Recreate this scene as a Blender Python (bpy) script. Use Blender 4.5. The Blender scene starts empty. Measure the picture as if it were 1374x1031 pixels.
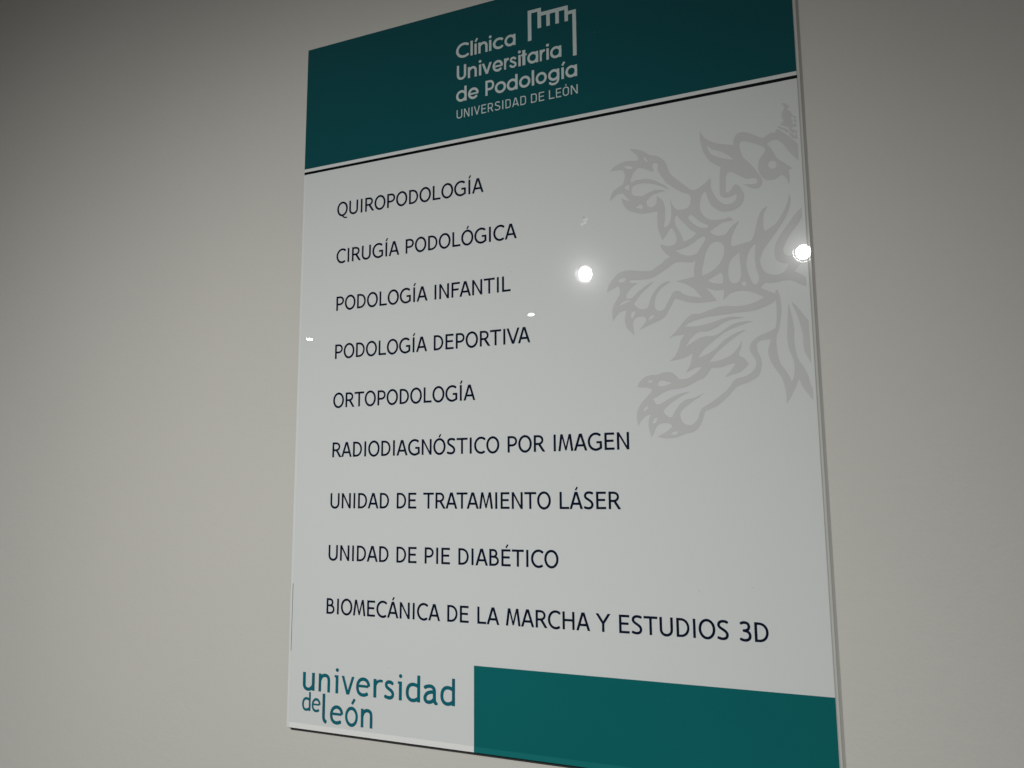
import bpy, bmesh, math, random
from mathutils import Matrix, Vector

# ---------------------------------------------------------------- camera, world, light
S = bpy.context.scene
COL = S.collection
TOP = 2.25                                   # height of the panel's top edge above the floor, metres
cam_d = bpy.data.cameras.new('camera')
cam = bpy.data.objects.new('camera', cam_d)
COL.objects.link(cam)
cam_d.sensor_width = 36.0
cam_d.lens = 26.8947
cam_d.clip_start = 0.02
cam_d.clip_end = 200
R = [[0.923699, 0.058833, 0.378575], [0.383063, -0.124784, -0.915255], [-0.006607, 0.990438, -0.1378]]
cam.matrix_world = Matrix.Translation((0.7129, -0.9037, TOP - 0.6803)) @ Matrix(R).to_4x4()
S.camera = cam

world = bpy.data.worlds.new('World')
S.world = world
world.use_nodes = True
bg = world.node_tree.nodes['Background']
bg.inputs['Color'].default_value = (1.0, 0.99, 0.95, 1)
bg.inputs['Strength'].default_value = AMB = 0.058

S.view_settings.view_transform = 'Standard'
S.view_settings.look = 'None'
S.view_settings.exposure = 0.12
S.view_settings.gamma = 1.0
S.render.engine = 'CYCLES'
S.cycles.use_denoising = True
S.cycles.max_bounces = 6
S.cycles.sample_clamp_indirect = 3.0

def P3(u, v, out=0.0):
    """sign coordinates (metres right of the panel's left edge, below its top edge, in front of its face) -> world"""
    return Vector((u, -out, TOP - v))

# (u, v, out), aim (u, v), full cone degrees, blend, watts
BEAMS = [((-0.29, -0.32, 2.42), (0.896, 2.573), 97.4, 1.0, 76.0),
         ((0.66, -0.32, 2.49), (-0.425, 1.518), 73.8, 1.0, 120.0)]
LIGHTCOL = (1.0, 0.995, 0.975)

def add_beam(spec, parent):
    pos, aim, cone, blend, watts = spec
    l = bpy.data.lights.new('spot_beam', 'SPOT')
    l.energy = watts; l.color = LIGHTCOL
    l.spot_size = math.radians(cone); l.spot_blend = blend
    l.shadow_soft_size = 0.028
    o = bpy.data.objects.new('spot_beam', l)
    COL.objects.link(o)
    a, b = P3(*pos), P3(aim[0], aim[1], 0)
    q = (b - a).to_track_quat('-Z', 'Y')
    o.parent = parent
    o.matrix_world = Matrix.Translation(a + (b - a).normalized() * 0.012) @ q.to_matrix().to_4x4()
    return o

# ---------------------------------------------------------------- print artwork (0.05 mm steps, relative points)
PRINT = {
 'lines': [
  '''1531,5657 -26,-5 -18,-5 -14,-6 -15,-9 -15,-11 -15,-14 -19,-24 -25,-3 -18,-5 -26,-12 -19,-12 -25,-22 -22,-28 -19,-32 -13,-35 -8,-39 -2,-23 0,-32 6,-41 10,-33 7,-17 20,-35 18,-24 15,-14 29,-21 15,-8 17,-7 33,-6 32,0 33,7 32,15 27,19 26,28 21,32 11,26 8,20 5,21 4,23 2,32 -1,21 -2,20 -7,33 -14,38 -20,35 -19,23 -12,12 -15,12 -17,11 -15,7 -22,8 2,4 17,15 24,12 26,7 18,2 36,0 1,1 1,38 -2,2 -18,0
1399,5522 26,1 24,-5 12,-5 15,-9 20,-18 9,-10 12,-19 13,-26 8,-30 4,-29 0,-32 -7,-38 -11,-30 -13,-23 -16,-21 -10,-9 -15,-11 -21,-10 -24,-5 -26,2 -21,6 -20,12 -21,18 -14,18 -7,11 -11,24 -9,29 -4,30 0,29 4,29 9,30 12,26 14,21 9,10 15,13 20,13
1782,5577 -18,-4 -18,-6 -20,-10 -18,-12 -15,-14 -14,-18 -11,-19 -9,-23 -4,-24 -2,-26 0,-270 2,-3 56,0 2,3 0,270 2,21 3,14 4,12 7,12 9,11 19,15 25,10 23,3 27,-3 23,-10 12,-8 9,-8 8,-10 7,-12 4,-12 3,-14 2,-21 0,-270 3,-3 56,0 1,3 0,270 -2,29 -4,21 -8,20 -13,24 -13,16 -17,16 -18,12 -21,9 -17,6 -18,3 -24,2
2053,5568 -2,-2 -1,-3 1,-413 2,-2 56,0 2,2 0,416 -2,2
2204,5568 -2,-2 0,-3 0,-413 2,-2 118,0 21,1 23,5 15,4 15,6 17,11 12,10 14,15 8,11 8,15 5,15 3,17 1,15 -1,18 -3,14 -5,15 -7,15 -10,14 -11,12 -14,11 -21,12 1,3 115,173 0,3 -6,5 -3,0 -59,0 -3,-2 -112,-167 -59,0 -3,1 -1,2 0,164 -2,2
2263,5343 59,1 27,-3 23,-9 15,-10 13,-17 6,-14 2,-9 0,-15 -2,-12 -7,-14 -6,-9 -12,-12 -9,-5 -23,-8 -27,-3 -59,0 -1,1
2680,5581 -24,-5 -18,-7 -29,-17 -27,-24 -23,-29 -18,-32 -12,-33 -4,-17 -6,-38 0,-42 6,-41 9,-29 7,-18 18,-32 24,-30 14,-13 24,-17 17,-10 15,-6 33,-7 17,-1 18,1 32,7 33,15 29,22 21,22 12,15 17,32 14,38 7,32 3,20 0,42 -6,38 -9,32 -7,18 -19,34 -24,29 -23,20 -15,10 -33,15 -32,7 -18,1
2690,5522 25,1 21,-5 10,-5 16,-9 20,-17 16,-20 8,-14 10,-22 9,-29 4,-29 0,-33 -5,-29 -12,-36 -14,-26 -16,-20 -20,-17 -16,-9 -10,-5 -24,-5 -26,2 -21,6 -21,12 -20,18 -20,27 -12,27 -9,29 -4,29 0,30 5,32 11,35 14,26 17,21 18,16 21,12
2944,5568 -2,-2 0,-3 0,-413 2,-2 118,0 21,1 17,3 24,7 18,8 11,8 18,14 15,18 13,25 8,29 2,21 -4,29 -6,21 -15,26 -13,15 -18,14 -11,8 -18,8 -21,6 -20,4 -80,1 -1,3 0,149 -2,2
3003,5358 59,0 27,-3 14,-4 11,-5 16,-11 9,-10 9,-16 3,-10 2,-17 -1,-12 -5,-18 -8,-14 -7,-9 -17,-13 -23,-9 -30,-3 -59,0 -1,1
3400,5581 -24,-5 -18,-7 -29,-17 -27,-24 -23,-29 -18,-32 -12,-33 -4,-17 -6,-38 0,-42 6,-41 9,-29 7,-18 18,-32 23,-30 15,-13 24,-17 17,-10 15,-6 33,-7 17,-1 18,1 32,7 33,15 29,22 21,22 12,15 17,32 14,38 7,32 3,20 0,42 -6,38 -9,32 -7,18 -19,34 -24,29 -24,20 -14,10 -33,15 -32,7 -18,1
3410,5522 25,1 21,-5 10,-5 16,-9 20,-17 16,-20 8,-14 10,-22 9,-29 4,-29 0,-33 -5,-29 -12,-36 -14,-26 -16,-20 -20,-17 -16,-9 -10,-5 -24,-5 -26,2 -21,6 -21,12 -20,18 -20,27 -12,27 -9,29 -4,29 0,30 5,32 11,35 14,26 17,21 18,16 21,12
3664,5568 -2,-2 0,-3 0,-413 2,-2 94,0 24,1 27,5 20,6 21,9 18,10 17,13 15,13 15,17 12,19 9,17 14,38 7,41 0,42 -7,41 -14,38 -9,17 -12,18 -12,15 -15,14 -21,15 -17,10 -18,8 -23,7 -27,5 -24,1
3722,5511 4,1 32,0 18,-1 18,-3 18,-5 26,-13 21,-18 13,-14 14,-24 10,-29 6,-32 0,-30 -6,-32 -10,-29 -16,-25 -20,-22 -12,-9 -15,-8 -29,-10 -18,-3 -18,-1 -32,0 -4,1
4158,5581 -24,-5 -17,-7 -30,-17 -27,-24 -23,-29 -18,-32 -12,-33 -4,-17 -6,-38 0,-42 7,-41 8,-29 7,-18 18,-32 24,-30 14,-13 24,-17 18,-10 14,-6 33,-7 18,-1 17,1 33,7 32,15 29,22 21,22 12,15 18,32 14,38 7,32 2,20 0,42 -6,38 -9,32 -7,18 -19,34 -24,29 -23,20 -15,10 -32,15 -33,7 -17,1
4168,5522 25,1 21,-5 10,-5 16,-9 20,-17 17,-20 8,-14 9,-22 9,-29 4,-29 0,-33 -5,-29 -11,-36 -14,-26 -17,-20 -20,-17 -16,-9 -10,-5 -24,-5 -26,2 -21,6 -20,12 -21,18 -20,27 -12,27 -9,29 -4,29 0,30 5,32 11,35 14,26 17,21 19,16 20,12
4422,5568 -2,-2 0,-3 0,-413 2,-2 56,0 2,2 0,361 4,1 183,0 2,1 0,3 0,50 -2,2
4854,5581 -24,-5 -17,-7 -30,-17 -27,-24 -23,-29 -18,-32 -12,-33 -4,-17 -6,-38 0,-42 6,-41 9,-29 7,-18 18,-32 24,-30 14,-13 24,-17 18,-10 14,-6 33,-7 17,-1 18,1 32,7 33,15 29,22 21,22 12,15 17,32 14,38 7,32 3,20 0,42 -6,38 -9,32 -7,18 -19,34 -24,29 -23,20 -15,10 -33,15 -32,7 -18,1
4864,5522 25,1 21,-5 10,-5 16,-9 20,-17 16,-20 8,-14 10,-22 9,-29 4,-29 0,-33 -5,-29 -12,-36 -14,-26 -16,-20 -20,-17 -16,-9 -10,-5 -24,-5 -26,2 -21,6 -21,12 -20,18 -20,27 -12,27 -9,29 -4,29 0,30 5,32 11,35 14,26 17,21 18,16 21,12
5265,5581 -20,-5 -21,-7 -21,-9 -17,-11 -23,-18 -15,-15 -14,-17 -12,-18 -11,-20 -8,-21 -7,-23 -5,-24 -2,-23 0,-24 2,-20 5,-27 6,-20 10,-24 11,-20 11,-18 15,-18 16,-16 18,-14 20,-13 18,-8 21,-7 26,-6 18,-2 23,0 21,3 24,6 23,9 18,9 15,10 18,15 -4,6 0,8 -3,10 -9,11 -8,4 -9,2 -6,4 -27,-19 -26,-12 -18,-4 -29,-2 -27,4 -17,6 -15,7 -24,17 -13,14 -20,26 -13,29 -6,18 -3,20 -2,33 5,32 6,20 13,30 12,17 21,23 24,17 18,8 29,8 29,1 27,-5 41,-17 12,-7 7,-7 0,-82 -1,-2 -3,-1 -77,0 0,-54 3,-1 130,0 3,2 0,15 4,3 1,3 0,161 -2,2 -18,0 -18,13 -13,8 -51,21 -18,5 -24,3 -20,0
5529,5568 -2,-2 0,-3 0,-413 2,-2 56,0 2,2 0,416 -2,2
5557,5121 -31,-18 49,-82 35,20 0,3 -47,78 -3,1
5640,5568 -1,-2 135,-416 2,-2 73,0 2,2 135,416 -4,2 -56,0 -3,-1 -33,-100 -152,-1 -4,1 -32,99 -3,2
5753,5408 2,2 3,0 109,0 3,0 2,-2 -58,-178 -3,-1''',
  '''1420,7013 -20,-4 -21,-7 -20,-10 -18,-11 -18,-15 -15,-15 -17,-20 -11,-18 -10,-20 -9,-21 -6,-23 -5,-24 -2,-23 0,-24 2,-20 5,-27 6,-20 9,-24 10,-20 12,-18 14,-18 17,-17 18,-15 18,-11 19,-9 19,-7 26,-5 18,-2 23,1 21,3 23,6 17,8 18,9 18,13 17,15 -4,6 0,8 -3,9 -5,7 -5,5 -9,4 -9,1 -3,3 -3,0 -23,-18 -15,-9 -26,-9 -29,-2 -15,1 -26,7 -15,7 -14,9 -21,19 -12,15 -10,16 -13,29 -6,21 -4,32 0,21 5,32 10,33 9,17 9,13 22,25 25,18 15,7 26,7 29,1 29,-7 25,-11 13,-10 3,0 3,4 9,2 6,3 9,9 4,12 -1,12 4,6 -16,11 -21,11 -20,9 -18,5 -26,4 -20,0
1636,7000 -2,-2 0,-3 0,-413 2,-2 56,0 1,2 0,416 -1,2
1786,7000 -2,-2 0,-3 0,-413 2,-2 117,0 21,1 23,5 15,4 15,6 17,11 12,10 14,15 8,11 7,15 5,15 4,17 1,15 -1,18 -3,14 -5,15 -7,15 -11,14 -10,12 -14,11 -21,12 1,3 114,173 1,3 -7,5 -3,0 -58,0 -3,-2 -112,-167 -58,0 -3,1 -1,2 0,164 -2,2
1844,6775 59,1 27,-3 23,-9 15,-10 13,-17 6,-14 2,-9 0,-15 -2,-12 -7,-14 -6,-9 -12,-12 -9,-5 -23,-8 -27,-3 -58,0 -1,1
2250,7009 -18,-4 -18,-6 -20,-10 -18,-12 -14,-14 -15,-18 -10,-19 -9,-23 -5,-24 -2,-26 0,-270 3,-3 55,0 2,3 0,270 2,21 3,14 4,12 7,12 9,11 19,15 25,10 23,3 26,-3 24,-10 11,-8 9,-8 8,-10 7,-12 4,-12 3,-14 2,-21 0,-270 3,-3 55,0 2,3 0,270 -2,29 -5,21 -7,20 -13,24 -13,16 -17,16 -18,12 -21,9 -17,6 -18,3 -23,2
2653,7013 -21,-5 -20,-7 -21,-9 -17,-11 -23,-18 -14,-15 -15,-17 -11,-18 -11,-20 -9,-21 -7,-23 -4,-24 -2,-23 0,-24 1,-20 5,-27 6,-20 10,-24 11,-20 11,-18 15,-18 16,-16 18,-14 20,-13 18,-8 20,-7 27,-6 17,-2 23,0 21,3 23,6 24,9 17,9 15,10 18,15 -4,6 1,8 -3,10 -9,11 -9,4 -9,2 -5,4 -27,-19 -26,-12 -18,-4 -29,-2 -26,4 -18,6 -15,7 -23,17 -14,14 -19,26 -13,29 -6,18 -3,20 -2,33 5,32 6,20 13,30 12,17 21,23 23,17 18,8 29,8 30,1 26,-5 41,-17 12,-7 6,-7 0,-82 -1,-2 -2,-1 -77,0 0,-54 3,-1 129,0 3,2 0,15 5,3 0,3 0,161 -2,2 -18,0 -17,13 -14,8 -51,21 -17,5 -24,3 -20,0
2915,7000 -3,-2 0,-3 0,-413 3,-2 55,0 2,2 0,416 -2,2
2943,6553 -31,-18 48,-82 35,20 0,3 -46,78 -3,1
3025,7000 -1,-2 134,-416 2,-2 73,0 2,2 134,416 -4,2 -56,0 -3,-1 -32,-100 -152,-1 -3,1 -33,99 -2,2
3137,6840 2,2 3,0 109,0 3,0 1,-2 -57,-178 -3,-1
3575,7000 -2,-2 0,-3 0,-413 2,-2 117,0 21,1 17,3 24,7 17,8 12,8 18,14 14,18 13,25 8,29 2,21 -4,29 -6,21 -15,26 -13,15 -17,14 -12,8 -17,8 -21,6 -20,4 -79,1 -2,3 0,149 -1,2
3633,6790 59,0 27,-3 14,-4 11,-5 16,-11 8,-10 9,-16 3,-10 2,-17 -1,-12 -4,-18 -8,-14 -8,-9 -16,-13 -24,-9 -29,-3 -58,0 -2,1
4028,7013 -24,-5 -17,-7 -30,-17 -26,-24 -23,-29 -18,-32 -12,-33 -4,-17 -6,-38 0,-42 6,-41 9,-29 7,-18 18,-32 23,-30 15,-13 23,-17 18,-10 14,-6 33,-7 17,-1 18,1 32,7 32,15 29,22 21,22 12,15 17,32 14,38 7,32 2,20 0,42 -5,38 -10,32 -7,18 -18,34 -24,29 -23,20 -15,10 -32,15 -32,7 -18,1
4038,6954 25,1 20,-5 11,-5 16,-9 19,-17 16,-20 9,-14 9,-22 9,-29 4,-29 0,-33 -5,-29 -12,-36 -14,-26 -16,-20 -19,-17 -16,-9 -11,-5 -23,-5 -26,2 -21,6 -20,12 -21,18 -19,27 -13,27 -8,29 -5,29 0,30 5,32 12,35 13,26 17,21 19,16 20,12
4291,7000 -3,-2 0,-3 0,-413 3,-2 93,0 24,1 26,5 21,6 20,9 18,10 17,13 15,13 14,17 13,19 9,17 14,38 7,41 0,42 -7,41 -14,38 -9,17 -12,18 -12,15 -15,14 -20,15 -18,10 -18,8 -23,7 -26,5 -24,1
4348,6943 4,1 32,0 18,-1 17,-3 18,-5 26,-13 21,-18 13,-14 14,-24 10,-29 6,-32 0,-30 -6,-32 -10,-29 -15,-25 -21,-22 -12,-9 -14,-8 -30,-10 -17,-3 -18,-1 -32,0 -4,1
4781,7013 -23,-5 -18,-7 -29,-17 -27,-24 -23,-29 -17,-32 -12,-33 -5,-17 -5,-38 0,-42 6,-41 8,-29 8,-18 17,-32 24,-30 14,-13 24,-17 17,-10 15,-6 32,-7 18,-1 17,1 32,7 33,15 29,22 21,22 11,15 18,32 14,38 7,32 2,20 0,42 -6,38 -9,32 -7,18 -19,34 -23,29 -24,20 -14,10 -33,15 -32,7 -17,1
4792,6954 24,1 21,-5 10,-5 16,-9 20,-17 16,-20 8,-14 10,-22 8,-29 4,-29 0,-33 -4,-29 -12,-36 -14,-26 -16,-20 -20,-17 -16,-9 -10,-5 -24,-5 -26,2 -20,6 -21,12 -20,18 -20,27 -12,27 -9,29 -4,29 0,30 5,32 11,35 14,26 17,21 18,16 21,12
5044,7000 -2,-2 0,-3 0,-413 2,-2 56,0 1,2 0,361 5,1 181,0 2,1 0,3 0,50 -2,2
5473,7013 -24,-5 -17,-7 -30,-17 -26,-24 -23,-29 -18,-32 -12,-33 -4,-17 -6,-38 0,-42 6,-41 9,-29 7,-18 18,-32 23,-30 15,-13 23,-17 18,-10 14,-6 33,-7 17,-1 18,1 32,7 32,15 29,22 21,22 12,15 17,32 14,38 7,32 2,20 0,42 -5,38 -10,32 -7,18 -18,34 -24,29 -23,20 -15,10 -32,15 -32,7 -18,1
5483,6954 25,1 20,-5 11,-5 16,-9 19,-17 17,-20 8,-14 9,-22 9,-29 4,-29 0,-33 -5,-29 -12,-36 -13,-26 -17,-20 -19,-17 -16,-9 -11,-5 -23,-5 -26,2 -21,6 -20,12 -21,18 -19,27 -13,27 -8,29 -4,29 0,30 4,32 12,35 13,26 17,21 19,16 20,12
5497,6553 -31,-18 49,-82 35,20 0,3 -47,78 -3,1
5882,7013 -21,-5 -20,-7 -21,-9 -17,-11 -23,-18 -14,-15 -15,-17 -11,-18 -11,-20 -9,-21 -7,-23 -4,-24 -2,-23 0,-24 2,-20 4,-27 6,-20 10,-24 11,-20 11,-18 15,-18 16,-16 18,-14 20,-13 18,-8 20,-7 27,-6 17,-2 24,0 20,3 23,6 24,9 17,9 15,10 18,15 -3,6 0,8 -3,10 -9,11 -9,4 -9,2 -5,4 -27,-19 -26,-12 -18,-4 -29,-2 -26,4 -18,6 -15,7 -23,17 -14,14 -19,26 -13,29 -6,18 -3,20 -2,33 5,32 6,20 13,30 12,17 21,23 23,17 18,8 29,8 30,1 26,-5 41,-17 12,-7 6,-7 0,-82 -1,-2 -2,-1 -77,0 0,-54 3,-1 129,0 3,2 0,15 5,3 0,3 0,161 -2,2 -18,0 -17,13 -14,8 -50,21 -18,5 -23,3 -21,0
6144,7000 -3,-2 0,-3 0,-413 3,-2 55,0 2,2 0,416 -2,2
6441,7013 -21,-4 -20,-7 -21,-10 -17,-11 -19,-15 -14,-15 -17,-20 -11,-18 -11,-20 -8,-21 -7,-23 -4,-24 -2,-23 0,-24 2,-20 4,-27 6,-20 9,-24 11,-20 11,-18 15,-18 16,-17 19,-15 17,-11 20,-9 18,-7 27,-5 17,-2 24,1 20,3 24,6 17,8 18,9 18,13 17,15 -4,6 0,8 -3,9 -5,7 -6,5 -8,4 -9,1 -3,3 -3,0 -24,-18 -14,-9 -27,-9 -29,-2 -14,1 -27,7 -14,7 -14,9 -22,19 -11,15 -11,16 -13,29 -5,21 -5,32 1,21 4,32 11,33 9,17 9,13 22,25 25,18 14,7 27,7 29,1 29,-7 25,-11 13,-10 3,0 3,4 9,2 6,3 8,9 5,12 -1,12 3,6 -15,11 -21,11 -20,9 -18,5 -26,4 -21,0
6604,7000 -1,-2 134,-416 2,-2 73,0 2,2 134,416 -4,2 -56,0 -2,-1 -33,-100 -152,-1 -3,1 -32,99 -3,2
6717,6840 2,2 3,0 108,0 3,0 1,-2 -57,-178 -3,-1''',
  '''1288,8420 -2,-2 0,-3 0,-413 2,-2 117,0 20,1 17,3 24,7 17,8 12,8 17,14 15,18 13,25 8,29 1,21 -3,29 -7,21 -15,26 -12,15 -18,14 -11,8 -17,8 -21,6 -20,4 -79,1 -1,3 0,149 -1,2
1346,8210 59,0 26,-3 14,-4 11,-5 16,-11 8,-10 9,-16 3,-10 2,-17 -1,-12 -5,-18 -8,-14 -7,-9 -16,-13 -23,-9 -29,-3 -59,0 -1,1
1737,8433 -23,-5 -17,-7 -29,-17 -27,-24 -23,-29 -17,-32 -12,-33 -4,-17 -6,-38 0,-42 6,-41 9,-29 7,-18 17,-32 24,-30 14,-13 23,-17 18,-10 14,-6 32,-7 18,-1 17,1 32,7 32,15 29,22 20,22 12,15 17,32 14,38 7,32 2,20 0,42 -5,38 -9,32 -7,18 -19,34 -23,29 -24,20 -14,10 -32,15 -32,7 -17,1
1748,8374 24,1 21,-5 10,-5 16,-9 19,-17 16,-20 8,-14 10,-22 8,-29 4,-29 0,-33 -4,-29 -12,-36 -14,-26 -16,-20 -19,-17 -16,-9 -10,-5 -24,-5 -26,2 -20,6 -20,12 -21,18 -19,27 -13,27 -8,29 -4,29 0,30 5,32 11,35 14,26 16,21 19,16 20,12
1998,8420 -2,-2 0,-3 0,-413 2,-2 93,0 23,1 27,5 20,6 20,9 18,10 17,13 15,13 14,17 12,19 10,17 13,38 7,41 0,42 -7,41 -13,38 -10,17 -11,18 -13,15 -14,14 -20,15 -18,10 -17,8 -23,7 -27,5 -23,1
2055,8363 4,1 32,0 18,-1 17,-3 17,-5 27,-13 20,-18 13,-14 13,-24 11,-29 5,-32 0,-30 -5,-32 -11,-29 -14,-25 -21,-22 -11,-9 -15,-8 -29,-10 -17,-3 -18,-1 -32,0 -4,1
2485,8433 -23,-5 -18,-7 -29,-17 -26,-24 -23,-29 -18,-32 -11,-33 -5,-17 -5,-38 0,-42 6,-41 8,-29 7,-18 18,-32 23,-30 15,-13 23,-17 17,-10 15,-6 32,-7 17,-1 18,1 32,7 32,15 29,22 20,22 12,15 17,32 14,38 7,32 2,20 0,42 -5,38 -10,32 -7,18 -18,34 -24,29 -23,20 -14,10 -32,15 -32,7 -18,1
2495,8374 25,1 20,-5 11,-5 15,-9 20,-17 16,-20 8,-14 10,-22 8,-29 4,-29 0,-33 -5,-29 -11,-36 -14,-26 -16,-20 -20,-17 -15,-9 -11,-5 -23,-5 -26,2 -20,6 -21,12 -20,18 -19,27 -13,27 -8,29 -4,29 0,30 4,32 12,35 13,26 17,21 18,16 21,12
2746,8420 -2,-2 0,-3 0,-413 2,-2 55,0 2,2 0,361 4,1 180,0 2,1 0,3 0,50 -2,2
3171,8433 -23,-5 -17,-7 -30,-17 -26,-24 -23,-29 -17,-32 -12,-33 -5,-17 -5,-38 0,-42 6,-41 9,-29 7,-18 17,-32 23,-30 15,-13 23,-17 18,-10 14,-6 32,-7 17,-1 18,1 32,7 32,15 29,22 20,22 12,15 17,32 14,38 7,32 2,20 0,42 -5,38 -10,32 -7,18 -18,34 -23,29 -24,20 -14,10 -32,15 -32,7 -18,1
3182,8374 24,1 20,-5 11,-5 16,-9 19,-17 16,-20 8,-14 10,-22 8,-29 4,-29 0,-33 -5,-29 -11,-36 -14,-26 -16,-20 -19,-17 -16,-9 -11,-5 -23,-5 -26,2 -20,6 -21,12 -20,18 -19,27 -13,27 -8,29 -4,29 0,30 4,32 12,35 13,26 17,21 18,16 21,12
3577,8433 -20,-5 -21,-7 -20,-9 -18,-11 -22,-18 -14,-15 -14,-17 -12,-18 -11,-20 -8,-21 -7,-23 -5,-24 -2,-23 0,-24 2,-20 5,-27 6,-20 9,-24 11,-20 12,-18 14,-18 16,-16 18,-14 20,-13 17,-8 21,-7 26,-6 17,-2 23,0 21,3 23,6 23,9 18,9 14,10 18,15 -3,6 0,8 -3,10 -9,11 -9,4 -8,2 -6,4 -26,-19 -26,-12 -18,-4 -29,-2 -26,4 -17,6 -15,7 -23,17 -14,14 -19,26 -13,29 -5,18 -4,20 -2,33 5,32 6,20 13,30 12,17 21,23 23,17 17,8 30,8 29,1 26,-5 40,-17 12,-7 7,-7 0,-82 -1,-2 -3,-1 -76,0 0,-54 3,-1 128,0 3,2 0,15 5,3 0,3 0,161 -2,2 -18,0 -17,13 -13,8 -51,21 -17,5 -24,3 -20,0
3837,8420 -2,-2 0,-3 0,-413 2,-2 55,0 2,2 0,416 -2,2
3865,7973 -31,-18 48,-82 35,20 0,3 -46,78 -3,1
3947,8420 -2,-2 133,-416 2,-2 73,0 2,2 133,416 -4,2 -56,0 -2,-1 -33,-100 -150,-1 -4,1 -32,99 -2,2
4058,8260 2,2 3,0 107,0 3,0 2,-2 -57,-178 -3,-1
4504,8420 -2,-2 0,-3 0,-413 2,-2 56,0 1,2 0,416 -1,2
4649,8420 -1,-2 0,-416 4,-2 52,0 3,2 1,6 179,315 1,-4 0,-317 2,-2 55,0 3,2 0,3 0,413 -3,2 -55,0 -2,-2 -178,-315 -3,-2 0,-2 0,319 -3,2
5024,8420 -2,-2 0,-3 0,-413 2,-2 250,0 2,2 1,3 0,47 -1,3 -2,1 -189,0 -4,1 1,118 154,0 3,3 0,50 -3,3 -154,0 -1,2 0,185 -1,2
5267,8420 -2,-2 133,-416 2,-2 73,0 2,2 132,416 -3,2 -56,0 -3,-1 -32,-100 -150,-1 -4,1 -32,99 -2,2
5378,8260 2,2 3,0 107,0 3,0 2,-2 -57,-178 -3,-1
5644,8420 -1,-2 0,-416 4,-2 52,0 3,2 1,6 179,315 2,-4 0,-317 1,-2 56,0 2,2 0,3 0,413 -2,2 -56,0 -1,-2 -179,-315 -3,-2 0,-2 0,319 -3,2
6119,8420 -2,-2 0,-3 0,-358 -3,-1 -125,0 -2,-4 0,-50 2,-2 316,0 2,2 0,50 -2,4 -125,0 -4,1 0,361 -1,2
6369,8420 -2,-2 0,-3 0,-413 2,-2 55,0 2,2 0,416 -2,2
6519,8420 -3,-2 0,-3 0,-413 3,-2 55,0 2,2 0,361 4,1 180,0 2,1 0,3 0,50 -2,2''',
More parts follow.
